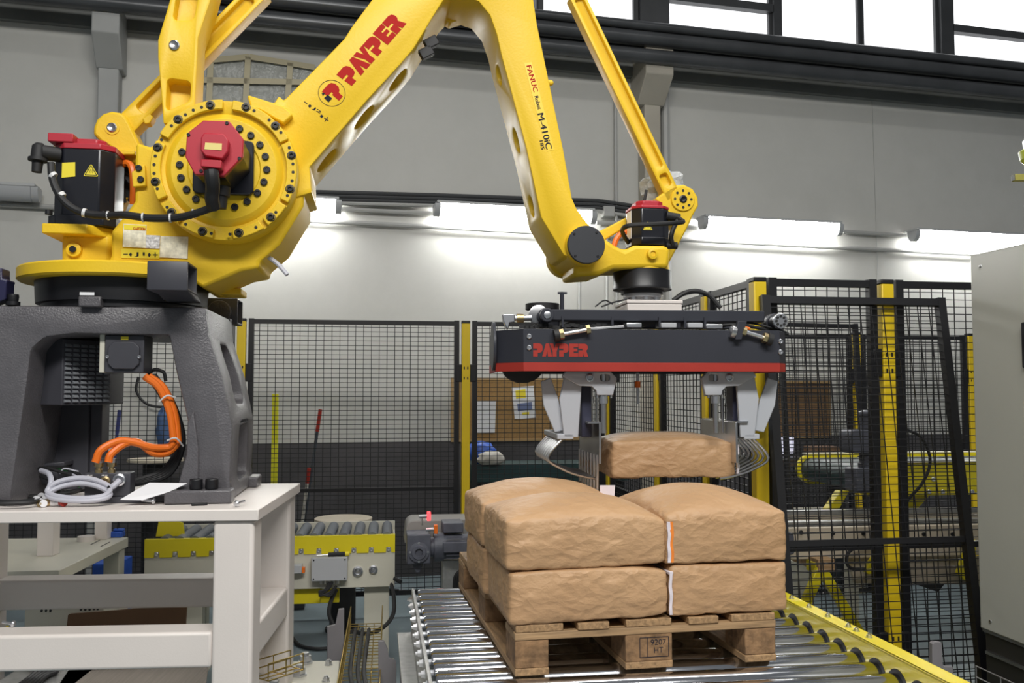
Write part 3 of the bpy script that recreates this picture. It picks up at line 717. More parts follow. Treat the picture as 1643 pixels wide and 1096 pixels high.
place(bolt_mesh(0.0055), M_BLK, 'small_screw', mo, [RF.pix(x / 4.384 + 220, y / 4.384 + 150, md) for x, y in ((632, 209), (362, 291), (720, 458), (450, 545))], RF)
cb = MB(RF)
cb.tube_px([(339, 274, md - .03), (340, 284, md - .03), (341, 294, md - .02), (341, 305, md), (340, 318, md + .02), (343, 332, md + .05)], 0.022, 10)
cb.build('motor_plug', M_BLKM, mo)
cb = MB(RF); cb.lathe(RF.pix(355, 300, -0.42), RF.pix(352, 335, -0.42), [(0, .03), (.03, .03), (.032, .024), (.07, .022)], 14); cb.build('cable_gland', M_BLKM, mo)
# cable from left motor to shoulder motor
cable = MB(RF)
cable.tube_px([(82, 262, -0.24), (84, 285, -0.25), (92, 307, -0.26), (108, 328, -0.27), (135, 342, -0.28), (172, 346, -0.30), (200, 345, -0.34), (240, 350, -0.38), (285, 349, -0.42), (315, 342, -0.45), (343, 332, -0.47)], 0.0125, 10)
cable.build('motor_cable', M_BLKM, robot)
tb = MB(RF)
for (a, b) in (((83, 280, -.25), (87, 284, -.25)), ((96, 311, -.26), (100, 316, -.26)), ((133, 341, -.28), (138, 342, -.28)), ((172, 346, -.3), (175, 346, -.3)), ((228, 349, -.37), (231, 349, -.37)), ((272, 350, -.41), (275, 350, -.41)), ((310, 343, -.44), (313, 342, -.44))):
    MB(RF).cyl(RF.pix(*a), RF.pix(*b), 0.015, n=12).build('cable_tie', M_TIE, robot)
# warning labels on the body
def label_px(pts, d, m, name, parent=robot, lab=None):
    return MB(RF).prism(RF.poly(pts, d), 'y', d - 0.0012, d + 0.004).build(name, m, parent, smooth=0, label=lab)
lb = label_px([(198, 359), (235, 361), (234, 398), (197, 396)], -0.2235, M_LABELW, 'caution_label', lab='worn caution label with wrinkled foil')
label_px([(199, 360.5), (234, 362), (234, 370), (199, 368.5)], -0.2245, M_LABEL, 'label_header', lb)
text_px(RF, -0.2262, 'CAUTION', (214, 369), (233, 370), 5, 'lettering', M_REDP, lb)
label_px([(235, 377), (257, 378), (256, 399), (234, 398)], -0.2235, mat('white_code_label', (0.6, 0.6, 0.62), 0.4, 0, 0.5, 120), 'code_label')
label_px([(258, 379), (302, 380), (301, 415), (256, 413)], -0.2235, M_LABELW, 'instruction_label')
label_px([(195, 399), (256, 401), (256, 415), (195, 414)], -0.2232, M_LABEL, 'axis_label')
def arrow_line(pts_fr, d, o, a, h, s, name):
    return text_px(RF, d, s, o, a, h, name, M_NAVY, robot, 'axis direction lettering ' + s)
text_px(RF, -0.2252, 'J1', (216, 412), (232, 412), 7.5, 'axis_lettering', M_NAVY, robot)
mb = MB(RF)
def px_bar(mb, d, a, b, w):
    A, B = RF.pix(*a, d), RF.pix(*b, d); mb.bar(A, B, w, 0.0006, (0, 1, 0))
px_bar(mb, -0.2252, (198, 408), (205, 408), 0.003); mb.build('minus_sign', M_NAVY, robot, smooth=0)
mb = MB(RF); px_bar(mb, -0.2252, (245, 409), (253, 409), 0.003); px_bar(mb, -0.2252, (249, 405), (249, 413), 0.003); mb.build('plus_sign', M_NAVY, robot, smooth=0)
for c, q in (((210, 408.5), -1), ((239, 409), 1)):
    mb = MB(RF); mb.add([RF.pix(c[0] + q * 3.5, c[1], -0.2252), RF.pix(c[0], c[1] - 3.5, -0.2252), RF.pix(c[0] - q * 2, c[1], -0.2252), RF.pix(c[0], c[1] + 3.5, -0.2252)], [(0, 1, 2, 3)])
    mb.build('axis_arrow', M_NAVY, robot, smooth=0)
# drooping hose end under the disc
h = MB(RF); h.tube_px([(412, 398, -0.16), (430, 412, -0.17), (446, 424, -0.18), (461, 441, -0.19)], 0.008, 8); h.build('loose_cable_end', M_GCAB, robot)
h = MB(RF); h.tube_px([(404, 392, -0.16), (410, 402, -0.165), (416, 416, -0.17)], 0.009, 8); h.build('cable_clip', M_BLKM, robot)
# ---- lower arm (J2 arm)
LA0, LA1 = -0.23, 0.09
arm_px = [(455, 161), (462, 154), (520, 95), (552, 62), (566, 40), (596, 0), (640, -70), (700, -110), (770, -80), (770, -60), (712, 0), (704, 12), (664, 78), (640, 106), (590, 160), (547, 210), (497, 268), (499, 300), (501, 309), (476, 316), (420, 330), (380, 250), (400, 190), (412, 158), (440, 165), (447, 153)]
cut = MB(RF)
def under_slot(a, b, hw):      # pocket through the lower face, measured on its front edge
    A, B = RF.pix(*a, LA0), RF.pix(*b, LA0)
    c = (A + B) / 2; u = (B - A); L = u.length / 2; u.normalize()
    n = Vector((u.z, 0, -u.x))
    if n.z > 0: n = -n
    vs = []; N = 20
    dm = (LA0 + LA1) / 2
    for t in (-0.09, 0.12):
        for k in range(N):
            q = 2 * math.pi * k / N
            p = c + u * (L * math.cos(q)) + n * t; vs.append((p.x, dm + hw * math.sin(q), p.z))
    cut.add(vs, [list(range(N))[::-1], list(range(N, 2 * N))] + [(i, (i + 1) % N, N + (i + 1) % N, N + i) for i in range(N)])
under_slot((506, 259), (537, 222), 0.06); under_slot((568, 186), (600, 149), 0.06); under_slot((626, 120), (655, 88), 0.06)
arm = rprism(arm_px, LA0, LA1, 'lower_arm', M_YEL, robot, 0.016, cut=cut, label='slanting yellow lower arm with red maker lettering')
for (a, b) in (((688, 62), (694, 74)), ((680, 78), (687, 88))):
    A = RF.pix(*a, -0.14); B = RF.pix(*b, -0.14)
    MB(RF).bar(RF.pix(a[0], a[1], -0.16), RF.pix(a[0] + 8, a[1] + 14, -0.16), 0.05, 0.03, (0, 1, 0)).build('rubber_stop', M_BLKM, arm, 0.003)
# lettering
fd = LA0 - 0.0012
def vpx(a, b, d): return RF.pix(*b, d) - RF.pix(*a, d)
mb = MB(RF); payper(mb, RF.pix(564.3, 138, fd), vpx((564.3, 138), (652.5, 37.4), fd), vpx((564.3, 138), (539.8, 119.8), fd))
mb.build('maker_lettering', M_REDP, arm, smooth=0, label='red stencil lettering PAYPER')
lc = RF.pix(532.3, 149.5, fd); lr = 22 * RF.scale(532, 150, fd)
mb = MB(RF); o1 = circ(lc.x, lc.z, lr, 40); o2 = circ(lc.x, lc.z, lr * .965, 40)
mb.add([(x, fd, z) for x, z in o1 + o2], [(i, (i + 1) % 40, 40 + (i + 1) % 40, 40 + i) for i in range(40)])
mb.build('emblem_ring', M_NAVY, arm, smooth=0)
mb = MB(RF); g = GLYPH['P']; O = RF.pix(540, 166, fd); Bv = vpx((540, 166), (554, 150), fd); Uv = vpx((540, 166), (517, 146), fd)
g2 = [(0.28, 0), (0.28, .3), (.28, .48), (.4, .48), (.4, .6), (-.05, .6), (-.05, 1), (.62, 1), (.9, .93), (1.05, .76), (1.05, .5), (.9, .35), (.72, .28), (.72, 0)]
mb.add([O + Bv * x + Uv * y for x, y in g2], [list(range(len(g2)))]); mb.build('emblem_letter', M_REDP, arm, smooth=0)
mb = MB(RF); mb.add([RF.pix(u, v, fd - .0005) for u, v in ((526, 152), (533, 158), (527, 164), (520, 157))], [(0, 1, 2, 3)])
mb.add([RF.pix(u, v, fd - .0005) for u, v in ((516, 149), (522, 149), (518, 154))], [(0, 1, 2)]); mb.build('emblem_block', M_NAVY, arm, smooth=0)
text_px(RF, fd, 'J2', (500, 175), (513, 184), 6, 'axis_lettering', M_NAVY, arm)
mb = MB(RF); px_bar(mb, fd, (488, 163), (493, 166.5), 0.0025); mb.build('minus_sign', M_NAVY, arm, smooth=0)
mb = MB(RF); px_bar(mb, fd, (520, 189), (527, 194), 0.0025); px_bar(mb, fd, (526, 188), (521, 195), 0.0025); mb.build('plus_sign', M_NAVY, arm, smooth=0)
for c in ((497, 170), (516, 186.5)):
    mb = MB(RF); mb.add([RF.pix(c[0] + x, c[1] + y, fd) for x, y in ((3, 0), (0, 3), (-3, 0), (0, -3))], [(0, 1, 2, 3)]); mb.build('axis_arrow', M_NAVY, arm, smooth=0)
rprism([(397, 155), (398, 152), (455, 170), (470, 184), (455, 198), (440, 190), (420, 178), (402, 172)], -0.262, -0.22, 'arm_lug', M_YEL, arm, 0.006)
# ---- rear upright link and diagonal links
lk = rprism([(273, -30), (272, 0), (253, 64), (253, 90), (256, 121), (262, 199), (300, 196), (313, 165), (316, 98), (318, 60), (338, 0), (346, -30)], -0.16, -0.02, 'upright_link', M_YEL, robot, 0.01,
     cut=MB(RF).prism(round_poly(RF.poly([(285, -20), (320, -20), (310, 32), (277, 32)], -0.16), 0.02), 'y', -0.30, -0.11).prism(round_poly(RF.poly([(268, 125), (306, 130), (304, 162), (266, 178)], -0.16), 0.02), 'y', -0.30, -0.10))
pivot(280, 73, -0.16, 8.5, 'pivot_pin')
def beam_px(pts, w_px, d0, d1, name, m, bevel=0.006, rec=None):
    (a, b) = pts
    A, B = RF.pix(*a, d0), RF.pix(*b, d0); w = w_px * RF.scale(*a, d0)
    u = (B - A).normalized(); n = Vector((-u.z, 0, u.x)) * (w / 2)
    pl = [A + n, B + n, B - n, A - n]
    c = None
    if rec:
        c = MB(RF)
        for t0, t1 in rec:
            a2, b2 = A.lerp(B, t0), A.lerp(B, t1); n2 = n * 0.55
            c.prism(round_poly([(p.x, p.z) for p in (a2 + n2, b2 + n2, b2 - n2, a2 - n2)], w * .2), 'y', d0 - .1, d0 + (d1 - d0) * 0.35)
    return MB(RF).prism([(p.x, p.z) for p in pl], 'y', d0, d1).build(name, m, robot, bevel, cut=c)
beam_px(((196, 205), (420, -22)), 36, 0.0, 0.08, 'diagonal_link', M_YEL, 0.005, ((0.12, 0.92),))
rprism([(228, 190), (240, 182), (246, 188), (240, 198), (232, 199)], -0.03, 0.02, 'link_lug', M_YEL, robot, 0.004)
# ---- forearm
FA0, FA1 = -0.20, 0.06
fore_px = [(700, -120), (860, -140), (862, -40), (856, 0), (862, 40), (904, 240), (918, 318), (925, 334), (938, 352), (968, 390), (945, 420), (905, 410), (868, 348), (845, 240), (825, 165), (805, 90), (797, 55), (786, 24), (768, 2), (744, -6), (716, -10), (690, -60)]
cut = MB(RF)
def side_slot(a, b, hw):
    A, B = RF.pix(*a, FA0), RF.pix(*b, FA0); c = (A + B) / 2; u = (B - A); L = u.length / 2; u.normalize()
    n = Vector((-abs(u.z), 0, u.x if u.z < 0 else -u.x)); N = 18; dm = (FA0 + FA1) / 2; vs = []
    for t in (-0.09, 0.12):
        for k in range(N):
            q = 2 * math.pi * k / N; p = c + u * (L * math.cos(q)) + n * t; vs.append((p.x, dm + hw * math.sin(q), p.z))
    cut.add(vs, [list(range(N))[::-1], list(range(N, 2 * N))] + [(i, (i + 1) % N, N + (i + 1) % N, N + i) for i in range(N)])
side_slot((807, 85), (817, 118), 0.038); side_slot((834, 190), (844, 230), 0.038); side_slot((860, 302), (868, 338), 0.038)
fa = rprism(fore_px, FA0, FA1, 'forearm', M_YEL, robot, 0.014, cut=cut, label='descending yellow forearm with printed type strip')
q = RF.pix(881, 133, -0.08); MB(RF).lathe((q.x - 0.01, -0.08, q.z), (q.x + 0.02, -0.08, q.z), [(0, .012), (.02, .011), (.026, .006)], 12).build('grease_plug', M_YEL, fa)
fd = FA0 - 0.0012
MB(RF).prism(RF.poly([(841, 102), (853, 100), (889, 240), (877, 243)], FA0), 'y', FA0 - 0.0008, FA0 + 0.01).build('type_strip', mat('type_strip_yellow', (0.86, 0.58, 0.015), 0.4), fa, smooth=0)
text_px(RF, fd, 'FANUC', (844.5, 106), (856, 148), 8, 'maker_lettering', M_REDP, fa, 'red lettering FANUC')
text_px(RF, fd, 'Robot', (857, 155), (863, 176), 6.5, 'type_lettering', M_NAVY, fa)
text_px(RF, fd, 'M-410iC', (862, 183), (876.5, 240), 10, 'type_lettering', M_NAVY, fa, 'black lettering M-410iC')
text_px(RF, fd, '185', (865.5, 226), (868.5, 240), 5.5, 'type_lettering', M_NAVY, fa)
# elbow barrel above the frame
q = RF.pix(762, -80, -0.1); MB(RF).lathe((q.x, -0.26, q.z), (q.x, 0.14, q.z), [(0, .14), (0.01, .15), (.39, .15), (.4, .14)], 40).build('elbow_barrel', M_YEL, robot)
rprism([(713, 0), (748, -10), (742, 30), (722, 36), (712, 30)], 0.02, 0.09, 'elbow_bracket', M_YEL, robot, 0.006)
# ---- wrist
q = RF.pix(941, 392.5, -0.235); wr = 30 * RF.scale(941, 392, -0.235)
kn = MB(RF).lathe((q.x, -0.225, q.z), (q.x, 0.16, q.z), [(0, wr * .98), (.012, wr * 1.06), (.05, wr * 1.06), (.06, wr * 1.0), (.32, wr * 1.0), (.33, wr * 1.12), (.375, wr * 1.12), (.385, wr)], 40).build('wrist_knuckle', M_YEL, robot)
MB(RF).lathe((q.x, -0.222, q.z), (q.x, -0.3, q.z), [(0, wr), (.012, wr), (.014, wr * .97)], 40).build('knuckle_cap', mat('slate_cap', (0.022, 0.024, 0.030), 0.5), kn)
place(bolt_mesh(0.0045), M_BLK, 'small_screw', kn, [(q.x + wr * .85 * math.cos(rad(a)), -0.236, q.z + wr * .85 * math.sin(rad(a))) for a in (50, 140, 225, 315)], RF)
rprism([(930, 372), (958, 376), (975, 385), (988, 394), (1003, 401), (1019, 393), (1072, 394), (1076, 402), (1074, 430), (985, 431), (962, 441), (920, 444)], -0.13, 0.10, 'wrist_casting', M_YEL, robot, 0.016)
fl_c = RF.pix(1030, 440, -0.02)
FC = Vector((fl_c.x, -0.02))
zf = lambda v: RF.sz(1030, v, -0.12)[1]
fr_r = 44.5 * RF.scale(1030, 440, -0.02)
MB(RF).lathe((FC.x, FC.y, zf(398)), (FC.x, FC.y, 0), [(0, .07), (0.02, fr_r * .9), (zf(398) - zf(430), fr_r * .96)], 40).build('wrist_bowl', M_YEL, robot)
p = RF.pix(1048, 407, -0.15); MB(RF).lathe((p.x, -0.10, p.z), (p.x, -0.2, p.z), [(0, .022), (.05, .02), (.052, .011), (.046, .010)], 18).build('lug', M_YEL, robot)
MB(RF).lathe((FC.x, FC.y, zf(430)), (FC.x, FC.y, 0), [(0, fr_r), (zf(430) - zf(455), fr_r), (zf(430) - zf(457), fr_r * 1.02), (zf(430) - zf(461), fr_r * 1.02), (zf(430) - zf(462), fr_r * .74), (zf(430) - zf(468), fr_r * .74)], 48).build('wrist_flange', M_BLK, robot)
# triangle link
MB(RF).prism(RF.poly([(960, 372), (1010, 346), (1016, 358), (966, 388)], 0.02), 'y', 0.02, 0.07).build('triangle_link', M_YEL, robot, 0.006)
MB(RF).prism(RF.poly([(1052, 318), (1074, 302), (1084, 297), (1098, 296), (1112, 303), (1120, 316), (1121, 330), (1112, 346), (1104, 364), (1073, 424), (1062, 420), (1066, 404), (1082, 368), (1070, 346), (1058, 332)], 0.02), 'y', 0.02, 0.08).build('triangle_link', M_YEL, robot, 0.007)
p = RF.pix(1095, 320, 0.02); k = RF.scale(1095, 320, 0.02)
MB(RF).lathe((p.x, 0.03, p.z), (p.x, -0.1, p.z), [(0, 19 * k), (.014, 19 * k), (.018, 18 * k)], 32).build('pivot_boss', M_YEL, robot)
MB(RF).lathe((p.x, 0.02, p.z), (p.x, -0.1, p.z), [(0, 6 * k), (.012, 6 * k), (.014, 4 * k), (.009, 1 * k)], 20).build('pivot_pin', M_BLK, robot)
place(hole_m, M_SLOT, 'tapped_hole', robot, [(p.x + 13 * k * math.cos(a), 0.011, p.z + 13 * k * math.sin(a)) for a in [math.pi / 4 * i for i in range(8)]], RF)
beam_px(((1082, 318), (925, -10)), 25, 0.02, 0.08, 'diagonal_link', M_YEL, 0.004, ((0.06, 0.12), (0.15, 0.98)))
# wrist motor
wc = Vector((RF.pix(1041, 390, -0.05).x, -0.03)); wrad = 30 * RF.scale(1041, 390, -0.1)
zw0, zw1 = RF.sz(1041, 393, -0.1)[1], RF.sz(1041, 334, -0.1)[1]
wm = MB(RF).prism(octo(wc, wrad, 0.42), 'z', zw0, zw1).build('wrist_motor', M_MOT, robot, 0.004, label='black wrist motor with red cap')
MB(RF).prism(octo(wc, wrad * 1.03, 0.42), 'z', zw0, zw0 + 0.03).build('motor_flange', M_MOT, wm, 0.003)
MB(RF).prism(octo(wc, wrad * 1.005, 0.42), 'z', zw1, zw1 + 0.012).build('motor_cap', M_RED, wm, 0.003)
MB(RF).prism(octo(wc, wrad * 0.72, 0.42), 'z', zw1 + 0.012, zw1 + 0.034).build('encoder_cap', M_RED, wm, 0.004)
tri_sign(wc.x - wrad * .28, wc.y - wrad - 0.001, RF.sz(1028, 361, -0.12)[1], 0.032, wm)
kk = wrad
MB(RF).box(wc.x - kk * 1.02, wc.x - kk * 1.0, wc.y - kk * .5, wc.y + kk * .3, zw0 + 0.03, zw1 - 0.005).build('side_label', M_WHITE, wm, smooth=0)
MB(RF).cyl(RF.pix(1068, 346, -0.08), RF.pix(1090, 350, -0.08), 0.017, n=14).build('connector', M_BLKM, wm)
MB(RF).cyl(RF.pix(1068, 394, -0.08), RF.pix(1086, 394, -0.08), 0.014, n=14).build('connector', M_BLKM, wm)
c = MB(RF); c.tube_px([(1088, 350, -0.1), (1096, 356, -0.13), (1080, 358, -0.17), (1045, 360, -0.19), (1010, 362, -0.18), (999, 368, -0.14), (1001, 378, -0.08), (1009, 390, -0.02)], 0.009); c.build('motor_cable', M_BLKM, wm)
c = MB(RF); c.tube_px([(1088, 352, -0.1), (1080, 368, -0.1), (1077, 382, -0.1), (1080, 394, -0.09)], 0.009); c.build('motor_cable', M_BLKM, wm)
c = MB(RF); c.tube_px([(1012, 372, 0.0), (998, 374, -0.0), (989, 384, -0.0), (985, 396, -0.0)], 0.011); c.build('orange_hose', M_ORANGE, robot)
c = MB(RF); c.tube_px([(1034, 322, 0.0), (1036, 312, 0.0), (1037, 305, 0.0)], 0.006, 8); c.build('cable_stub', M_BLKM, robot)
# ---- the air unit on the pedestal's left shoulder
rprism([(-20, 428), (3, 430), (3, 447), (12, 449), (10, 455), (9, 480), (-20, 490)], -0.27, -0.2, 'air_unit', mat('navy_valve', (0.02, 0.02, 0.06), .35), robot, 0.004)
q = RF.pix(21, 476, -0.25); MB(RF).lathe((q.x, -.25, RF.sz(21, 490, -.25)[1]), (q.x, -.25, 9), [(0, .022), (.012, .022), (.013, .016), (.028, .018), (.036, .017)], 18).build('air_regulator_knob', M_BLK, robot)
# ---- inside the pedestal
vb = MB(RF); s0 = RF.sz(56, 600, -0.06)[0]; s1 = RF.sz(172, 600, -0.02)[0]
z0 = RF.sz(100, 650, -0.1)[1]; z1 = RF.sz(100, 545, -0.1)[1]
ventb = MB(RF)
a1 = RF.pix(100, 600, -0.16).x
ventb.prism([(s0, -0.10), (a1, -0.16), (s1, 0.02), (s1, 0.2), (s0, 0.2)], 'z', z0, z1)
vo = ventb.build('vent_cover', M_DGREY, robot, 0.003, label='louvred grey vent cover inside the pedestal')
lou = []
A = Vector((a1, -0.16, 0)); B = Vector((s1, 0.02, 0)); dv = (B - A).normalized(); nv = Vector((dv.y, -dv.x, 0))
rot = Matrix.Rotation(math.atan2(dv.y, dv.x), 4, 'Z')
lm = MB(); lm.prism([(0, -0.005), (-0.009, -0.004), (-0.001, 0.005), (0, 0.005)], 'x', -0.011, 0.011)
lmesh = lm.mesh('louvre')
for r in range(13):
    for cidx in range(6):
        q = A.lerp(B, (cidx + 0.6) / 6.2) ; lou.append((q.x, q.y, z1 - 0.015 - (z1 - z0 - 0.02) * (r + .4) / 13))
place(lmesh, mat('louvre_satin_metal', (0.42, 0.44, 0.47), 0.28, 0.6), 'louvre', vo, lou, RF, rot)
MB(RF).box(s0, RF.sz(142, 700, 0.1)[0], 0.10, 0.2, ZTAB + 0.01, z0).build('control_compartment', M_DGREY, robot, 0.003)
MB(RF).box(RF.sz(141, 700, 0.1)[0], RF.sz(160, 700, 0.1)[0], 0.12, 0.22, ZTAB + 0.01, z1).build('inner_post', M_DGREY, robot, 0.004)
# junction box hanging from the top plate
jx0, jx1 = RF.sz(168, 570, -0.24)[0], RF.sz(231, 570, -0.24)[0]; jz0, jz1 = RF.sz(200, 598, -0.24)[1], RF.sz(200, 538, -0.24)[1]
jb = MB(RF).box(jx0, jx1, -0.24, -0.12, jz0, jz1).build('junction_box', M_DGREY, robot, 0.003)
k = 0.014
MB(RF).prism([(jx0 + .03, jz0 + .012), (jx1 - .03, jz0 + .012), (jx1 - .012, jz0 + .03), (jx1 - .012, jz1 - .04), (jx1 - .03, jz1 - .022), (jx0 + .03, jz1 - .022), (jx0 + .012, jz1 - .04), (jx0 + .012, jz0 + .03)], 'y', -0.252, -0.24).build('lid', M_DGREY, jb, 0.003)
place(bolt_mesh(0.006), M_ZINC, 'small_screw', jb, [(jx0 + .012, -0.252, (jz0 + jz1) / 2 - .01), (jx1 - .012, -0.252, (jz0 + jz1) / 2 - .01)], RF)
MB(RF).box((jx0 + jx1) / 2 - .012, (jx0 + jx1) / 2 + .012, -0.2415, -0.24, jz1 - .016, jz1 - .004).build('tag', M_LABEL, jb, smooth=0)
MB(RF).box(jx0 - .02, jx0 - .003, -0.23, -0.13, jz0, jz1 + .03).build('hanger', M_CREAM2, jb, 0.002)
# hose bundle
for k, (du, dd, m, nm) in enumerate(((0, -0.20, M_ORANGE, 'orange_hose'), (7, -0.19, M_ORANGE, 'orange_hose'))):
    h = MB(RF); h.tube_px([(232 + du, 604, dd), (255 + du, 622, dd), (272 + du, 660, dd), (278 + du, 700, dd), (277 + du, 712, dd), (268, 718 + du * 1.2, dd), (245, 718 + du * 1.2, dd - .02), (215 + du, 710, dd - .04), (190 + du * 1.5, 708 + du * .6, dd - .06), (162 + du * 2.3, 722 + du, dd - .08), (153 + du * 3, 742, dd - .085)], 0.0125, 10)
    h.build(nm, m, robot)
h = MB(RF)
for k in range(4): h.tube_px([(238 + 3 * k, 602, -0.13), (262 + 4 * k, 640, -0.13), (283 + 3 * k, 690, -0.13), (282 + 3 * k, 725, -0.13), (262 + 3 * k, 755 + 2 * k, -0.13), (230, 768 + 2 * k, -0.14), (200, 775 + k, -0.14)], 0.010, 8)
h.build('cable_bundle', M_BLKM, robot)
h = MB(RF); h.tube_px([(236, 604, -.12), (246, 594, -.12), (262, 597, -.12), (266, 612, -.12)], 0.006); h.build('cable_loop', M_BLKM, robot)
tb = MB(RF)
tb.tube_px([(255, 645, -.225), (268, 635, -.225), (282, 638, -.21)], 0.003, 6); tb.build('cable_tie', M_TIE, robot)
tb = MB(RF); tb.tube_px([(268, 707, -.22), (282, 703, -.225), (294, 716, -.2)], 0.003, 6); tb.build('cable_tie', M_TIE, robot)
# connector panel
cp = MB(RF); a = RF.pix(135, 760, -0.27); b = RF.pix(208, 792, -0.27)
cpo = cp.box(a.x, b.x, -0.265, -0.20, ZTAB + 0.022, a.z).build('connector_panel', M_DGREY, robot, 0.003)
MB(RF).box(a.x - 0.01, b.x + 0.14, -0.27, -0.10, ZTAB + 0.001, ZTAB + 0.022).build('connector_base', M_DGREY, robot, 0.002)
for u in (153, 174):
    p = RF.pix(u, 760, -0.285); MB(RF).lathe((p.x, -0.25, a.z), (p.x, -0.25, a.z + 1), [(0, .012), (.012, .012), (.013, .009), (.02, .009), (.021, .015), (.035, .015)], 12).build('brass_elbow', M_BRASS, cpo)
    MB(RF).lathe((p.x, -0.25, a.z + .033), (p.x, -0.25, 3), [(0, .016), (.014, .016)], 12).build('hose_clamp', M_ZINC, cpo)
for u in (144, 169):
    p = RF.pix(u, 772, -0.27); MB(RF).lathe((p.x, -0.26, p.z), (p.x, -0.3, p.z), [(0, .016), (.012, .016), (.014, .010), (.006, .008)], 14).build('air_port', M_BRASS, cpo)
p = RF.pix(192, 770, -0.27); MB(RF).lathe((p.x, -0.26, p.z), (p.x, -0.3, p.z), [(0, .02), (.018, .02), (.02, .015), (.008, .012)], 16).build('round_connector', M_ZINC, cpo)
for s_, u in (('AIR A1', (139, 764)), ('AIR B1', (163, 764)), ('J1', (194, 764))):
    text_px(RF, -0.2662, s_, u, (u[0] + (9 if len(s_) > 2 else 4), u[1]), 2.4, 'port_lettering', M_WHITE, cpo)
# clutter of leads in the compartment
MB(RF).prism(RF.poly([(60, 745), (103, 741), (103, 748), (92, 750), (92, 775), (60, 778)], 0.0), 'y', 0.0, 0.1).build('terminal_hood', M_DGREY, robot, 0.003)
h = MB(RF)
for pts in ([(62, 752, -.05), (80, 752, -.08), (100, 758, -.10), (118, 764, -.12), (126, 780, -.14)], [(66, 764, -.06), (84, 772, -.1), (100, 788, -.15)], [(76, 750, -.04), (110, 752, -.08), (135, 768, -.12)]):
    h.tube_px(pts, 0.007)
h.build('black_leads', M_BLKM, robot)
h = MB(RF); h.tube_px([(80, 752, -.07), (102, 756, -.09), (120, 766, -.12), (127, 782, -.13)], 0.004); h.build('earth_lead', mat('green_lead', (0.03, 0.3, 0.06), 0.4), robot)
h = MB(RF); h.tube_px([(84, 756, -.08), (106, 759, -.10), (122, 764, -.13), (132, 778, -.14)], 0.0035); h.tube_px([(96, 760, -.1), (104, 752, -.1), (126, 757, -.1)], 0.003); h.build('white_lead', M_GCAB, robot)
# ================================================================== bag gripper
gq = RF.M @ Vector((FC.x, FC.y, 0))
GF = Frame(gq.x, gq.y, 0, 5.5)
gz = lambda v, d=-0.27, u=1040: GF.sz(u, v, d)[1]
grip = thing('bag_gripper', 'wide anthracite bag gripper with red stripe hanging from the robot wrist', 'gripper', GF, (0, 0, gz(595)))
def gprism(px, d0, d1, name, m, parent, bevel=0.0, cut=None, label=None, rnd=0):
    pts = GF.poly(px, d0)
    if rnd: pts = round_poly(pts, rnd)
    return MB(GF).prism(pts, 'y', d0, d1).build(name, m, parent, bevel, cut=cut, label=label)
GD = -0.28
z_top, z_bot, z_s1 = gz(529, GD), gz(596, GD), gz(582, GD)
gx = lambda u, d=GD: GF.sz(u, 560, d)[0]
xl, xr = gx(840), gx(1251)
# front, back and corner plates of the skirt
MB(GF).box(xl, xr, GD, GD + 0.008, z_s1, z_top).build('front_plate', M_GRIP, grip, 0.001)
MB(GF).box(xl, xr, GD - 0.0004, GD + 0.0076, z_bot, z_s1).build('red_stripe', M_REDS, grip, 0.001, label='red painted stripe along the lower edge')
MB(GF).box(xl, xr, 0.27, 0.278, z_bot, z_top).build('back_plate', M_GRIP, grip, 0.001)
def corner(p, q, nm):
    (x0, y0), (x1, y1) = p, q
    a = math.atan2(y1 - y0, x1 - x0); n = (-math.sin(a) * .008, math.cos(a) * .008)
    poly = [(x0, y0), (x1, y1), (x1 + n[0], y1 + n[1]), (x0 + n[0], y0 + n[1])]
    MB(GF).prism(poly, 'z', z_s1, z_top - (0.0)).build('corner_plate', M_GRIP, grip, 0.001)
    MB(GF).prism(poly, 'z', z_bot, z_s1).build('red_stripe', M_REDS, grip, 0.001)
corner((xl - 0.09, GD + 0.11), (xl, GD), 'l'); corner((xr, GD), (xr + 0.045, GD + 0.06), 'r')
corner((xl - 0.09, 0.16), (xl - 0.09, GD + 0.11), 'l2'); corner((xr + 0.045, GD + 0.06), (xr + 0.045, 0.2), 'r2')
MB(GF).prism(circ(GD + 0.16, (z_bot + z_top) / 2 + 0.02, 0.09, 24), 'x', xl - 0.10, xl - 0.09).build('side_emblem', M_GRIP, grip, 0.001)
bolts = [GF.pix(u, v, GD) for u, v in ((849, 540), (849, 558), (1252, 548), (1252, 565))]
place(bolt_mesh(0.009), M_ZINC, 'skirt_screw', grip, bolts, GF)
fd = GD - 0.0012
mb = MB(GF); O = GF.pix(855.5, 572, fd); payper(mb, O, GF.pix(944, 572.5, fd) - O, GF.pix(855.5, 551, fd) - O)
mb.build('maker_lettering', M_REDS, grip, smooth=0, label='red stencil lettering PAYPER')
# top beams and frame
zb0, zb1 = gz(516, -0.2), gz(498, -0.2)
b0, b1 = gx(880, -0.22), gx(1228, -0.22)
MB(GF).box(b0, b1, -0.22, -0.15, zb0, zb1).build('top_beam', M_GRIP, grip, 0.004)
MB(GF).box(b0, b1, 0.15, 0.22, zb0, zb1).build('top_beam', M_GRIP, grip, 0.004)
for x in (b0 + 0.12, 0.0, b1 - 0.12): MB(GF).box(x - 0.03, x + 0.03, -0.15, 0.15, zb0, zb1 - 0.004).build('cross_beam', M_GRIP, grip, 0.003)
for u in (903, 983, 1059, 1100, 1132):
    x = gx(u, -0.225); MB(GF).box(x - 0.004, x + 0.004, -0.226, -0.18, zb0 - 0.025, zb0 + 0.015).build('hanger_tab', M_GRIP, grip, smooth=0)
x = gx(902, -0.15); MB(GF).cyl((x, -0.15, zb1), (x, -0.15, zb1 + 0.07), 0.008, n=10).build('post_pin', M_GRIP, grip)
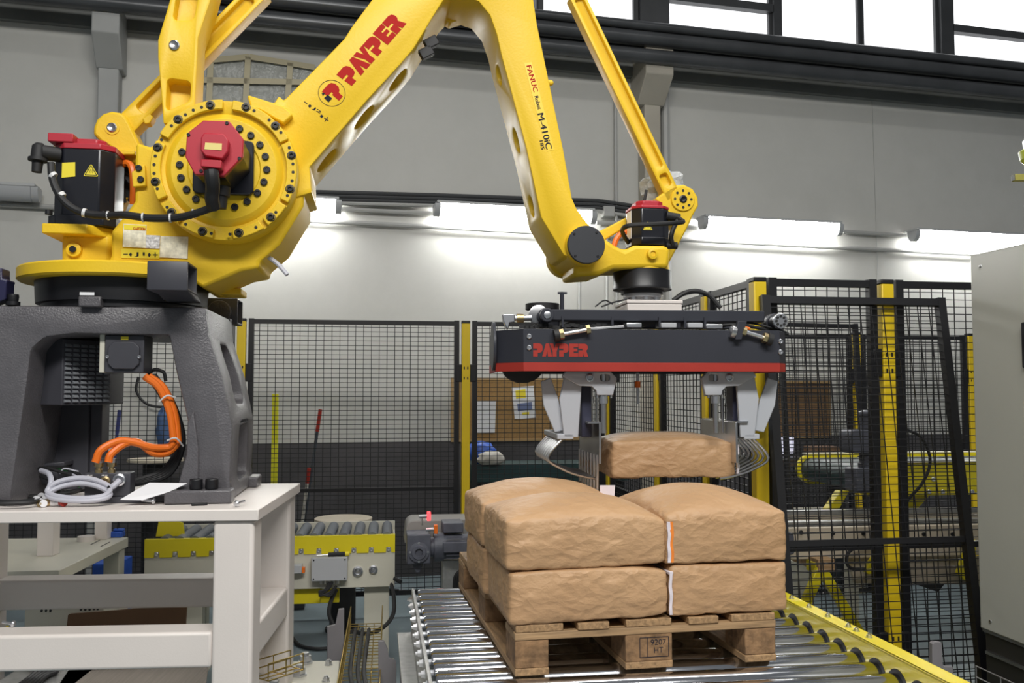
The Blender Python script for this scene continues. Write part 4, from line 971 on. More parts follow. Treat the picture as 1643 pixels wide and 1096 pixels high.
MB(GF).box(x - 0.016, x + 0.018, -0.155, -0.145, zb1 + 0.062, zb1 + 0.07).build('pin_cross', M_GRIP, grip, smooth=0)
MB(GF).cyl((x - 0.06, -0.05, zb1 + .01), (x - 0.06, -0.05, zb1 + 0.035), 0.065, n=28).build('belt_disc', M_BLKM, grip, 0.003)
# wrist adapter and white valve box
za0 = gz(470, -0.1); 
MB(GF).lathe((0, 0, gz(466, -.1)), (0, 0, -1), [(0, .055), (0.002, .072), (0.018, .074), (0.02, .048), (0.06, .046)], 36).build('wrist_adapter', M_LGREY, grip)
place(MB().cyl((0, 0, 0), (0, 0, -0.012), 0.009, n=10).mesh('bolt'), M_ZINC, 'adapter_bolt', grip, [(0.062 * math.cos(rad(a)), 0.062 * math.sin(rad(a)), gz(475, -.07)) for a in range(0, 360, 45)], GF)
vx0, vx1 = gx(1007, -0.13), gx(1095, -0.13)
vb = MB(GF).box(vx0, vx1, -0.13, 0.08, zb1, gz(487, -.13)).build('valve_box', M_CREAM, grip, 0.004, label='off-white valve box under the wrist')
MB(GF).box(vx0 - 0.003, vx1 + .003, -0.133, 0.083, gz(487, -.13), gz(481, -.13)).build('lid', M_CREAM, vb, 0.003)
h = MB(GF)
for k in range(2): h.tube_px([(1080, 482, 0.02 + .02 * k), (1098, 471 - k, 0.02), (1120, 468 - k, 0.02), (1140, 476, 0.02), (1156, 494, 0.0)], 0.009, 8)
h.build('black_hose', M_BLKM, grip)
h = MB(GF); h.tube_px([(955, 492, -.1), (970, 482, -.1), (983, 488, -.1)], 0.003); h.tube_px([(965, 492, -.1), (985, 485, -.1), (1006, 480, -.1)], 0.003); h.build('thin_lead', M_BLKM, grip)
# left clevis, belt pulleys, chain
def pulley(u, v, r, nm='pulley', d=-0.24, both=False):
    p = GF.pix(u, v, d); k = r * GF.scale(u, v, d)
    o = MB(GF).lathe((p.x, d + 0.06, p.z), (p.x, d - 0.02, p.z), [(0, k * 1.15), (.03, k * 1.15), (.032, k), (.078, k), (.08, k * .9)], 28).build(nm, M_GRIP, grip)
    MB(GF).lathe((p.x, d - 0.018, p.z), (p.x, d - 0.05, p.z), [(0, k * .5), (.006, k * .5), (.007, k * .4)], 20).build('hub', M_ZINC, o)
    return p, k, o
pulley(877, 506, 11)
p, k, o = pulley(1248, 516, 12, d=-0.22)
MB(GF).lathe((p.x, -0.235, p.z), (p.x, -0.27, p.z), [(0, k * 1.0), (.012, k * 1.0), (.014, k * .9)], 24).build('sprocket_plate', M_ZINC, o)
place(hole_m, M_SLOT, 'tapped_hole', o, [(p.x + k * .6 * math.cos(a), -0.2505, p.z + k * .6 * math.sin(a)) for a in [math.pi / 4 * i for i in range(8)]], GF)
p = GF.pix(866, 504, -0.2); MB(GF).lathe((p.x, -0.15, p.z), (p.x, -0.24, p.z), [(0, .036), (.02, .036), (.022, .030)], 26).build('sprocket_plate', M_STEEL, grip)
gprism([(806, 504), (826, 504), (826, 517), (818, 518), (815, 529), (808, 516)], -0.20, -0.16, 'clevis', M_ZINC, grip, 0.003)
MB(GF).cyl(GF.pix(826, 511, -0.18), GF.pix(853, 510, -0.18), 0.011, n=14).build('cylinder_rod', M_ZINC, grip)
MB(GF).cyl(GF.pix(829, 511, -0.18), GF.pix(840, 511, -0.18), 0.017, n=14).build('rod_nut', M_BRASS, grip)
h = MB(GF)
for i in range(26):
    q = GF.pix(838 + i * 7.2, 524 + 2 * math.sin(i), -0.2); h.box(q.x - .011, q.x + .011, -0.215, -0.195, q.z - .006, q.z + .006)
h.build('drive_chain', M_BLKM, grip, smooth=0)['kind'] = 'stuff'
h = MB(GF); h.tube_px([(1140, 524, -.2), (1180, 521, -.21), (1220, 527, -.2), (1265, 536, -.2)], 0.006); h.tube_px([(1150, 526, -.2), (1200, 518, -.2), (1262, 533, -.22)], 0.004); h.build('black_hose', M_BLKM, grip)
# pneumatic stop rods at front
for (a, b, w) in (((899, 537), (943, 529), 'l'), ((1194, 532), (1229, 543), 'r')):
    A, B = GF.pix(*a, -0.30), GF.pix(*b, -0.30)
    ro = MB(GF).cyl(A, B, 0.0075, n=12).build('stop_rod', M_ZINC, grip)
    tips = (A, (A - B).normalized()) if w == 'l' else (B, (B - A).normalized())
    MB(GF).cyl(tips[0] - tips[1] * .012, tips[0] + tips[1] * .004, 0.019, n=6).build('rod_nut', M_BRASS, ro)
    MB(GF).cyl(tips[0] + tips[1] * .004, tips[0] + tips[1] * .022, 0.023, n=18).build('rubber_buffer', M_BLKM, ro)
    oth = B if w == 'l' else A; dd = -tips[1]
    MB(GF).cyl(oth - dd * .006, oth + dd * .008, 0.017, n=6).build('rod_nut', M_BRASS, ro)
gprism([(1184, 515), (1199, 515), (1190, 545), (1180, 545)], -0.31, -0.29, 'rod_bracket', M_GRIP, grip, 0.002)
MB(GF).cyl(GF.pix(1172, 531, -0.29), GF.pix(1180, 533, -0.29), 0.024, n=20).build('rubber_disc', M_STEEL, grip, 0.002)
MB(GF).cyl(GF.pix(944, 529, -0.27), GF.pix(1000, 525, -0.25), 0.008, n=10).build('air_cylinder', M_STEEL, grip)
for (u0, u1, v, m) in ((1061, 1086, 522, M_LGREY), (1104, 1128, 522, M_LGREY), (1005, 1030, 522, M_ZINC), (1133, 1160, 524, M_ZINC)):
    A, B = GF.pix(u0, v + 4, -0.24), GF.pix(u1, v - 4, -0.24); MB(GF).box(A.x, B.x, -0.24, -0.2, A.z, B.z).build('air_valve', m, grip, 0.003)
MB(GF).cyl(GF.pix(1193, 525, -0.27), GF.pix(1203, 528, -0.27), 0.006, n=10).build('orange_fitting', M_ORANGE, grip)
# underside pan and big left wheel
MB(GF).box(xl + 0.02, xr - 0.02, GD + 0.02, 0.26, z_bot + 0.012, z_bot + 0.02).build('underside_pan', M_DGREY, grip, smooth=0)
p = GF.pix(838, 588, -0.12); MB(GF).prism([(p.x + 0.078 * math.cos(rad(a)), p.z + 0.062 * math.sin(rad(a))) for a in range(180, 361, 15)] , 'y', -0.14, -0.10).build('wheel_guard', M_BLKM, grip, 0.003)
# claw hinges
def slotpx(lst, d): return lst
for side, m0 in (('l', 1), ('r', -1)):
    def mx(u): return u if m0 == 1 else 2116 - u          # the two hinge brackets mirror about the gripper middle
    px = [(908, 596), (980, 596), (990, 607), (985, 628), (984, 634), (958, 634), (957, 627), (950, 620), (930, 619), (902, 603)]
    px = [(mx(u), v) for u, v in px]
    c = MB(GF); k = GF.scale(970, 607, -0.2)
    q = GF.pix(mx(971), 606, -0.22); c.prism(round_poly([(q.x - 8 * k, q.z - 5.5 * k), (q.x + 8 * k, q.z - 5.5 * k), (q.x + 8 * k, q.z + 5.5 * k), (q.x - 8 * k, q.z + 5.5 * k)], 5 * k), 'y', -0.4, 0)
    hb = gprism(px, -0.22, -0.195, 'hinge_bracket', M_CLAW, grip, 0.003, cut=c, label='pale grey claw hinge bracket')
    q = GF.pix(mx(946), 606, -0.22); MB(GF).lathe((q.x, -0.215, q.z), (q.x, -0.25, q.z), [(0, .0145), (.012, .0145), (.013, .010), (.010, .008), (.010, .003)], 20).build('hinge_pin', M_STEEL, hb)
    hb2 = gprism([(u, v + 2) for u, v in px], 0.17, 0.195, 'hinge_bracket', M_CLAW, grip, 0.003)
    for u, l in ((958, 0), (965, 0), (972, 0), (980, 0)):
        q = GF.pix(mx(u), 637, -0.2); MB(GF).cyl((q.x, -0.205, q.z + .008), (q.x, -0.205, q.z - .004), 0.004, n=8).build('bracket_screw', M_ZINC, hb)
    # press rods
    for u, d, r in ((968, -0.2, .0105), (947, 0.02, .010), (957, -0.08, .005)):
        q = GF.pix(mx(u), 632, d); q2 = GF.pix(mx(u), 695, d)
        ro = MB(GF).cyl((q.x, d, gz(600, d)), (q.x, d, q2.z), r, n=14).build('press_rod', M_STEEL, grip)
        if r > .008: MB(GF).cyl((q.x, d, q.z - .01), (q.x, d, q.z - .035), r * 1.6, n=14).build('rod_bush', M_ZINC, ro)
    q = GF.pix(mx(938), 640, -0.1); k = 8 * GF.scale(938, 640, -.1)
    MB(GF).box(q.x - k, q.x + k, -0.14, -0.06, gz(700, -.1), z_bot + .01).build('guide_column', mat('navy_column', (0.03, 0.032, 0.06), 0.45), grip, 0.003)
    # side plate with straight tines
    s_p = GF.pix(mx(963), 710, -0.20).x
    if m0 == -1: s_p = GF.pix(1182, 700, -0.2).x
    zt_, zb_ = gz(678, -.2), gz(744, -.2)
    sp_ = MB(GF).box(s_p - .004, s_p + .004, -0.20, 0.22, zb_, zt_).build('side_plate', M_STEEL, grip, 0.001)
    MB(GF).box(s_p - (.045 if m0 == 1 else 0), s_p + (0 if m0 == 1 else .045), -0.20, 0.22, zt_ - .003, zt_ + .003).build('plate_flange', M_STEEL, sp_, smooth=0)
    for i in range(7):
        d = -0.185 + i * .062
        MB(GF).cyl((s_p - .008 * m0, d, zb_ + .03), (s_p - .008 * m0, d, zb_ - (0.10 if m0 == 1 else 0.02)), 0.0055, n=8).build('straight_tine', M_STEEL, sp_)
    # swinging claw: two arms, a carrier and curved tines, at rest half open
    for d in (-0.19, 0.165):
        ap = [(mx(u), v) for u, v in ((907, 598), (934, 606), (932, 640), (928, 702), (905, 702), (898, 640))]
        gprism(ap, d, d + 0.018, 'claw_arm', M_CLAW, grip, 0.003)
    for d in (-0.20, 0.15):
        ap = [(mx(u), v) for u, v in ((868, 612), (884, 606), (896, 640), (908, 690), (890, 694), (872, 650))]
        gprism(ap, d + .03, d + 0.04, 'claw_link', M_CLAW, grip, 0.003)
    q = GF.pix(mx(908), 700, -0.2)
    MB(GF).box(q.x - .03, q.x + .03, -0.19, 0.18, q.z - .012, q.z + .008).build('claw_carrier', M_CLAW, grip, 0.003)
    for i in range(8):
        d = -0.18 + i * .05
        off = GF.pix(mx(908), 700, -0.2).x - GF.pix(mx(908), 700, -0.2).x
        path = [GF.pix(mx(u), v, -0.2) for u, v in ((862, 712), (880, 735), (905, 754), (932, 764), (958, 769))]
        path = [Vector((q.x, d, q.z))] + [Vector((a.x, d, a.z)) for a in path[1:]]
        MB(GF).tube(path, 0.005, 6, 4).build('curved_tine', M_STEEL, grip)
q0, q1 = GF.pix(1018, 600, 0.0), GF.pix(1019, 648, 0)
so = MB(GF).cyl((q0.x, -.05, z_bot), (q0.x, -.05, q1.z), 0.005, n=10).build('sensor_stem', M_STEEL, grip)
MB(GF).cyl((q0.x, -.05, gz(622, -.05)), (q0.x, -.05, gz(612, -.05)), 0.011, n=12).build('orange_sensor', M_ORANGE, so)
# ================================================================== paper bags
def bag_mat():
    m = bpy.data.materials.new('kraft_paper'); m.use_nodes = True; nt = m.node_tree; b = nt.nodes['Principled BSDF']
    b.inputs['Roughness'].default_value = 0.55
    tc = nt.nodes.new('ShaderNodeTexCoord')
    n = nt.nodes.new('ShaderNodeTexNoise'); n.inputs['Scale'].default_value = 5; n.inputs['Detail'].default_value = 6
    nt.links.new(tc.outputs['Object'], n.inputs['Vector'])
    r = nt.nodes.new('ShaderNodeValToRGB'); r.color_ramp.elements[0].position = .3; r.color_ramp.elements[1].position = .7
    r.color_ramp.elements[0].color = (0.46, 0.275, 0.14, 1); r.color_ramp.elements[1].color = (0.51, 0.315, 0.165, 1)
    nt.links.new(n.outputs['Fac'], r.inputs[0]); nt.links.new(r.outputs[0], b.inputs['Base Color'])
    mp = nt.nodes.new('ShaderNodeMapping'); mp.inputs['Scale'].default_value = (9, 9, 15); nt.links.new(tc.outputs['Object'], mp.inputs[0])
    n1 = nt.nodes.new('ShaderNodeTexNoise'); n1.inputs['Scale'].default_value = 1.0; n1.inputs['Detail'].default_value = 5; n1.inputs['Distortion'].default_value = 0.0
    nt.links.new(mp.outputs[0], n1.inputs['Vector'])
    vo = nt.nodes.new('ShaderNodeTexVoronoi'); vo.inputs['Scale'].default_value = 2.2; vo.feature = 'F1'
    va = nt.nodes.new('ShaderNodeVectorMath'); va.operation = 'MULTIPLY_ADD'; va.inputs[1].default_value = (1.6, 1.6, 1.6); nt.links.new(n1.outputs['Color'], va.inputs[0]); nt.links.new(mp.outputs[0], va.inputs[2])
    nt.links.new(va.outputs[0], vo.inputs['Vector'])
    ab = nt.nodes.new('ShaderNodeMath'); ab.operation = 'MULTIPLY'; ab.inputs[1].default_value = 0.5; nt.links.new(vo.outputs['Distance'], ab.inputs[0])
    n2 = nt.nodes.new('ShaderNodeTexNoise'); n2.inputs['Scale'].default_value = 45; n2.inputs['Detail'].default_value = 4; nt.links.new(tc.outputs['Object'], n2.inputs['Vector'])
    ml = nt.nodes.new('ShaderNodeMath'); ml.operation = 'MULTIPLY_ADD'; ml.inputs[1].default_value = 0.10; nt.links.new(n2.outputs['Fac'], ml.inputs[0]); nt.links.new(ab.outputs[0], ml.inputs[2])
    bp = nt.nodes.new('ShaderNodeBump'); bp.inputs['Strength'].default_value = 0.30; bp.inputs['Distance'].default_value = 0.03
    nt.links.new(ml.outputs[0], bp.inputs['Height']); nt.links.new(bp.outputs[0], b.inputs['Normal'])
    return m
M_BAG = bag_mat()
def bag(fr, cx, cy, z0, L, Wd, T, lab, seed, rot=0.0, seam=+1, bulge=0.16, tilt=0.0, orange=False, seam_out=0.012):
    """paper sack: length L along its own x, sewn end at +x*seam"""
    bf = Frame(*(fr.M @ Vector((cx, cy, z0))), math.degrees(fr.a) + rot)
    root = thing('paper_bag', lab, 'bag', bf, (0, 0, 0), 'filled brown paper bags')
    nx, ny, nz = 46, 34, 18
    rng = random.Random(seed); off = Vector((rng.random() * 50, rng.random() * 50, rng.random() * 50))
    idx = {}; vs = []; fs = []
    def vert(i, j, k):
        key = (i, j, k)
        if key in idx: return idx[key]
        a = 2 * i / nx - 1; b = 2 * j / ny - 1; c = 2 * k / nz - 1
        a, b, c = [math.copysign(1 - (1 - abs(t)) ** 1.5, t) for t in (a, b, c)]
        p = 30.0
        dn = (abs(a) ** p + abs(b) ** p + abs(c) ** p) ** (1 / p)
        a2, b2, c2 = a / dn, b / dn, c / dn
        dome = (1 - a2 * a2) * (1 - b2 * b2)
        side = 1 - c2 * c2
        x = L / 2 * a2 * (0.975 + 0.03 * side * (1 - b2 ** 4))
        y = Wd / 2 * b2 * (0.965 + 0.045 * side * (1 - a2 ** 6))
        zc = T / 2 + T / 2 * c2 * (0.90 if c2 > 0 else 0.98)
        if c2 > 0: zc += T * bulge * (dome ** 0.6) * c2
        # flattened sewn end
        e = a2 * seam
        if e > 0.55:
            t = (e - 0.55) / 0.45
            zc = T * 0.5 + (zc - T * 0.5) * (1 - 0.16 * t * t)
        q = Vector((x, y, zc)) + off
        edge = max(abs(a2), abs(b2)) ** 3
        topf = max(0.0, c2) ** 8
        wr = noise.noise(q * 7) * 0.004 + (abs(noise.noise(Vector((q.x * 13, q.y * 13, q.z * 30)))) - .2) * (0.0015 + 0.006 * edge * (1 - .6 * topf)) + noise.noise(q * 28) * 0.0012 * (1 - .7 * topf)
        nrm = Vector((a2 * abs(a2) ** 5 / max(L, .1), b2 * abs(b2) ** 5 / Wd, c2 * abs(c2) ** 5 / T)).normalized()
        v = Vector((x, y, zc)) + nrm * wr
        v.z = max(v.z, 0.0)
        idx[key] = len(vs); vs.append(v); return idx[key]
    for k in (0, nz):
        for i in range(nx):
            for j in range(ny): fs.append([vert(i, j, k), vert(i + 1, j, k), vert(i + 1, j + 1, k), vert(i, j + 1, k)])
    for j in (0, ny):
        for i in range(nx):
            for k in range(nz): fs.append([vert(i, j, k), vert(i + 1, j, k), vert(i + 1, j, k + 1), vert(i, j, k + 1)])
    for i in (0, nx):
        for j in range(ny):
            for k in range(nz): fs.append([vert(i, j, k), vert(i, j + 1, k), vert(i, j + 1, k + 1), vert(i, j, k + 1)])
    mb = MB(bf); mb.add(vs, fs); mb.build('sack_body', M_BAG, root, smooth=75)
    # sewn end tape: a thin folded strip standing off the end face
    xe = seam * (L / 2 * 0.985)
    def strip(x0, x1, w, nm, m, dz=0.0):
        n = 14; v2 = []; f2 = []
        for s2 in (0, 1):
            for i in range(n + 1):
                t = i / n * 2 - 1; zz = T * (0.06 + 0.80 * i / n)
                v2.append((x0 + seam * 0.0012 * math.sin(i * .9 + seed), -Wd / 2 * w + 0.001 * math.sin(i * 1.1 + seed) + s2 * 0.006, zz))
                v2.append((x1 + seam * 0.0015 * math.sin(i * .8 + seed), -Wd / 2 * w + 0.001 * math.sin(i * 1.3 + seed) + s2 * 0.006, zz))
        for i in range(n):
            a = 2 * i; f2.append((a, a + 1, a + 3, a + 2)); b = a + 2 * (n + 1); f2.append((b, b + 2, b + 3, b + 1))
            f2.append((a + 1, b + 1, b + 3, a + 3)); f2.append((a, a + 2, b + 2, b))
        MB(bf).add(v2, f2).build(nm, m, root, smooth=60)
    strip(xe, xe + seam * 0.009, 0.99, 'seam_tape', M_SEAM)
    if orange: strip(xe + seam * 0.008, xe + seam * 0.018, 0.985, 'seam_thread', M_SEAMO)
    # tape along the top of the end
    MB(bf).box(min(xe, xe + seam * .014), max(xe, xe + seam * .014), -Wd / 2 * .97, Wd / 2 * .9, T * .80, T * .86).build('seam_tape', M_SEAM, root, 0.002)
    return root
ZR = 0.69
p0 = WORLD.gnd(826, 1087, ZR)
PF = Frame(p0.x, p0.y, ZR, 11.0)
zl1 = 0.145
T1 = 0.155
# ================================================================== pallet
def wood_mat(name, c, grain=(3, 40, 40)):
    m = bpy.data.materials.new(name); m.use_nodes = True; nt = m.node_tree; b = nt.nodes['Principled BSDF']; b.inputs['Roughness'].default_value = 0.7
    tc = nt.nodes.new('ShaderNodeTexCoord'); mp = nt.nodes.new('ShaderNodeMapping'); mp.inputs['Scale'].default_value = grain; nt.links.new(tc.outputs['Object'], mp.inputs[0])
    n = nt.nodes.new('ShaderNodeTexNoise'); n.inputs['Scale'].default_value = 2.0; n.inputs['Detail'].default_value = 8; n.inputs['Distortion'].default_value = 0.6; nt.links.new(mp.outputs[0], n.inputs['Vector'])
    r = nt.nodes.new('ShaderNodeValToRGB'); r.color_ramp.elements[0].position = .32; r.color_ramp.elements[1].position = .68
    r.color_ramp.elements[0].color = (*[x * .62 for x in c], 1); r.color_ramp.elements[1].color = (*[min(1, x * 1.2) for x in c], 1)
    nt.links.new(n.outputs['Fac'], r.inputs[0]); nt.links.new(r.outputs[0], b.inputs['Base Color'])
    bp = nt.nodes.new('ShaderNodeBump'); bp.inputs['Strength'].default_value = .3; bp.inputs['Distance'].default_value = .01; nt.links.new(n.outputs['Fac'], bp.inputs['Height']); nt.links.new(bp.outputs[0], b.inputs['Normal'])
    return m
def ring_mat(name, c):
    m = bpy.data.materials.new(name); m.use_nodes = True; nt = m.node_tree; b = nt.nodes['Principled BSDF']; b.inputs['Roughness'].default_value = 0.75
    tc = nt.nodes.new('ShaderNodeTexCoord'); wv = nt.nodes.new('ShaderNodeTexWave'); wv.wave_type = 'RINGS'; wv.rings_direction = 'Y'
    wv.inputs['Scale'].default_value = 22; wv.inputs['Distortion'].default_value = 5; wv.inputs['Detail'].default_value = 4; nt.links.new(tc.outputs['Object'], wv.inputs['Vector'])
    r = nt.nodes.new('ShaderNodeValToRGB'); r.color_ramp.elements[0].color = (*[x * .55 for x in c], 1); r.color_ramp.elements[1].color = (*[x * 1.15 for x in c], 1)
    nt.links.new(wv.outputs['Fac'], r.inputs[0]); nt.links.new(r.outputs[0], b.inputs['Base Color'])
    return m
M_WOODY = wood_mat('pallet_board_long', (0.38, 0.235, 0.115), (40, 3, 40))
M_WOODX = wood_mat('pallet_board_cross', (0.40, 0.255, 0.13), (3, 40, 40))
M_BLOCK = mat('pallet_block_chipwood', (0.25, 0.145, 0.07), .8, 0, .45, 28, .3, 60, detail=8)
pal = thing('wooden_pallet', 'worn wooden pallet under the bags on the chrome rollers', 'pallet', PF, (0, 0, 0))
xs = [(0, .145), (.1815, .2815), (.3275, .4725), (.5185, .6185), (.655, .8)]
for i, (a, b) in enumerate(xs): MB(PF).box(a + .003, b - .003, -0.004 * (i % 2), 1.2, .122, .144 - .001 * (i % 2)).build('deck_board', M_WOODY, pal, 0.003)
for a, b in ((0, .145), (.5275, .6725), (1.055, 1.2)): MB(PF).box(0, .8, a, b, .1, .122).build('stringer_board', M_WOODX, pal, 0.003)
for a, b in ((0, .1), (.3275, .4725), (.7, .8)):
    MB(PF).box(a, b, 0, 1.2, 0.001, .022).build('base_board', M_WOODY, pal, 0.003)
    for c, d in ((0.002, .145), (.5275, .6725), (1.055, 1.198)): 
        o = MB(PF).box(a + .001, b - .001, c, d, .022, .1).build('block', M_BLOCK, pal, 0.003)
        if a == .3275 and c < .01:
            for s_, x0, x1, zz, hh in (('9207', .405, .452, .068, .016), ('HT', .415, .443, .045, .016)):
                mb = MB(PF); pts, f_ = text_mesh(s_); plate_text(mb, (x0, 0.0012, zz), (x1 - x0, 0, 0), (0, 0, hh), pts, f_); mb.build('stamp_lettering', M_NAVY, o, smooth=0)
            mb = MB(PF)
            for p_, q_ in (((.395, .034), (.46, .034)), ((.46, .034), (.46, .09)), ((.46, .09), (.395, .09)), ((.395, .09), (.395, .034)), ((.372, .034), (.372, .09)), ((.372, .034), (.395, .034)), ((.372, .09), (.395, .09))):
                mb.bar((p_[0], .0012, p_[1]), (q_[0], .0012, q_[1]), .0018, .0006, (0, 1, 0))
            mb.build('stamp_frame', M_NAVY, o, smooth=0)
# bags on the pallet
bag(PF, .222, .19, zl1, .485, .40, T1, 'front left bag of the lower layer, with white sewn end', 3, seam=1, bulge=.04)
bag(PF, .212, .595, zl1, .485, .40, T1, 'rear left bag of the lower layer, only its rounded end showing', 4, seam=1, bulge=.04)
bag(PF, .655, .245, zl1, .50, .385, T1, 'front right bag of the lower layer, lying endwise', 5, rot=90, seam=1, bulge=.04)
zl2 = zl1 + T1 - 0.004
bag(PF, .215, .195, zl2, .495, .40, T1 - .006, 'front left bag of the top layer, with white and orange sewn end', 6, seam=1, orange=True, bulge=.36)
bag(PF, .205, .60, zl2, .485, .40, T1 - .004, 'rear left bag of the top layer, behind the orange-seamed bag', 7, seam=1, bulge=.40)
bg5 = bag(PF, .648, .255, zl2, .52, .40, T1 - .002, 'big front right bag of the top layer, white tape at its far corner', 8, rot=90, seam=1, bulge=.42)
# white paper tab of that bag
MB(PF).prism(PF.poly([(963, 779), (987, 779), (985, 806), (974, 806), (963, 801)], .50), 'y', .50, .506).build('seam_tape', M_SEAM, bg5, smooth=0)
# held bag
hb_c = GF.pix(1066, 769, 0.0)
hw = 202 * GF.scale(1066, 740, -0.12)
bag(GF, hb_c.x, 0.03, GF.sz(1066, 768, -0.15)[1], hw, .36, 0.145, 'bag held in the gripper above the stack', 11, seam=1, bulge=.2)
# ================================================================== chrome roller conveyor
main = thing('roller_conveyor', 'heavy roller conveyor with chrome rollers and yellow side rail under the pallet', 'conveyor', CF, (0.83, 2.6, 0))
u0, u1 = .165, 1.49
R = .040
rm = MB(); rm.lathe((u0 + .012, 0, 0), (u1 - .004, 0, 0), [(0, .022), (.0, R * .93), (.008, R), (u1 - u0 - .024, R), (u1 - u0 - .016, R * .93)], 44)
rmesh = rm.mesh('roller'); 
vback = CF.gnd(664, 946, ZR).y
n_r = 20
rolls = place(rmesh, M_CHROME, 'roller', main, [(0, vback - .109 * i, ZR - R) for i in range(n_r)], CF)
axm = MB(); axm.cyl((u0 - .012, 0, 0), (u1 + .03, 0, 0), .011, n=10); axmesh = axm.mesh('axle')
place(axmesh, M_ZINC, 'axle', main, [(0, vback - .109 * i, ZR - R) for i in range(n_r)], CF)
v0, v1 = vback - .109 * n_r, vback + .075
# left rail: pale steel plate with hex bolts
MB(CF).box(u0 - .012, u0, v0, v1, ZR - .20, ZR - .012).build('side_plate', M_GALV, main, 0.002)
hx = MB().lathe((0, 0, 0), (-1, 0, 0), [(0, .015), (.004, .015), (.004, .0115), (.013, .0115), (.0135, .006), (.02, .006)], 6).mesh('bolt')
place(hx, M_STEEL, 'hex_bolt', main, [(u0 - .012, vback - .109 * i, ZR - R) for i in range(n_r)], CF)
MB(CF).box(u0 - .07, u0 - .012, v0, v1, ZR - .20, ZR - .19).build('lower_flange', M_GALV, main, 0.002)
# right yellow rail with painted roller gaps
cutm = MB(CF)
for i in range(n_r):
    y = vback - .109 * i
    cutm.cyl((u1 - .05, y, ZR - R), (u1 + .0005, y, ZR - R), .048, n=24)
pl = MB(CF); pl.box(u1 - .004, u1 + .004, v0, v1, ZR - .22, ZR + .045)
rail = pl.build('yellow_rail', M_CYEL, main, 0.0, cut=None)
cap = MB(CF); cap.box(u1 - .004, u1 + .06, v0, v1, ZR + .037, ZR + .045); cap.build('rail_flange', M_CYEL, main, 0.002)
shade_disc_m = MB().lathe((u1 - .003, 0, 0), (u1 - .03, 0, 0), [(0, .052), (.0022, .052)], 28).mesh('shade_disc')
place(shade_disc_m, M_SLOT, 'roller_shade_disc', main, [(0, vback - .109 * i - .0, ZR - R) for i in range(n_r)], CF)  # solid black discs paint the shaded gaps round the roller ends
hz = MB().lathe((0, 0, 0), (0, 0, 1), [(0, .011), (.002, .011), (.002, .008), (.009, .008), (.0095, .004), (.013, .004)], 8).mesh('bolt')
ys = [vback - .03 - .135 * i for i in range(8)] + [vback - 1.06 + .035, vback - 1.06 - .04]
place(hz, M_ZINC, 'flange_bolt', main, [(u1 + .03, y, ZR + .045) for y in ys], CF)
for y in (vback - .2, vback - 1.5):
    for x in (u0 + .06, u1 - .06): MB(CF).box(x - .04, x + .04, y - .04, y + .04, 0, ZR - .2).build('leg', M_CREAM2, main, 0.003)
    MB(CF).box(u0, u1, y - .03, y + .03, ZR - .24, ZR - .17).build('cross_member', M_CREAM2, main, 0.003)
tp = MB(CF); y = vback - .109 * 12; xx = CF.gnd(1290, 1085, ZR).x
# ================================================================== robot table (cream steel stand)
tcn = WORLD.pix(415, 817, 2.85)
TF = Frame(tcn.x, tcn.y, 0, 4.0)      # origin: front right corner of the top
ZTAB = 1.13
tab = thing('robot_stand', 'cream steel stand with square legs carrying the robot', 'stand', TF, (-0.6, .4, 0))
Wt, Dt, LG = 1.25, 0.80, 0.125
MB(TF).box(-Wt, 0, 0, Dt, ZTAB - .036, ZTAB).build('top_plate', M_CREAM, tab, 0.003)
ins = .012
for x in (-ins - LG - .004, -Wt + ins):
    for y in (ins, Dt - ins - LG): MB(TF).box(x, x + LG, y, y + LG, 0.02, ZTAB - .036).build('leg', M_CREAM, tab, 0.012, seg=3)
for y, zs in ((ins + .005, .64), (Dt - ins - LG + .005, .675)):
    MB(TF).box(-Wt + ins + LG, -ins - LG - .004, y, y + LG - .01, zs, zs + .11).build('stretcher', M_CREAM, tab, 0.01, seg=3)
for x in (-ins - LG, -Wt + ins): MB(TF).box(x, x + LG - .008, ins + LG, Dt - ins - LG, .64, .75).build('stretcher', M_CREAM, tab, 0.01, seg=3)
gs = MB(TF); gs.prism([(ins + LG, .64), (Dt - ins - LG, .64), (Dt - ins - LG, .42)], 'x', -ins - LG + .02, -ins - LG + .03)
gs.build('gusset', M_CREAM, tab, 0.001)
for x, y in ((-ins - LG / 2, Dt - ins - LG / 2), (-ins - LG / 2, ins + LG / 2)):
    pass
ZP = .365
bp_ = [TF.gnd(u, v, ZP) for u, v in ((415, 1062), (545, 1060), (541, 1130), (415, 1130))]
MB(TF).prism([(p.x, p.y) for p in bp_], 'z', ZP - .03, ZP).build('base_plate', M_CREAM2, tab, .003)
MB(TF).box(-.2, .05, Dt - .3, Dt - .02, 0, ZP - .03).build('plinth', M_CREAM2, tab, .004)
# anchors by the rear foot
def hexbolt(fr, s, d, z, r, lab):
    o = MB(fr).lathe((s, d, z), (s, d, 9), [(0, r * 1.25), (r * .35, r * 1.25), (r * .36, r), (r * 1.25, r), (r * 1.27, r * .6), (r * 1.7, r * .6)], 6).build('anchor_bolt', M_ZINC, None, 0.001)
    return tag(o, lab, 'bolt', 'floor anchor bolts')
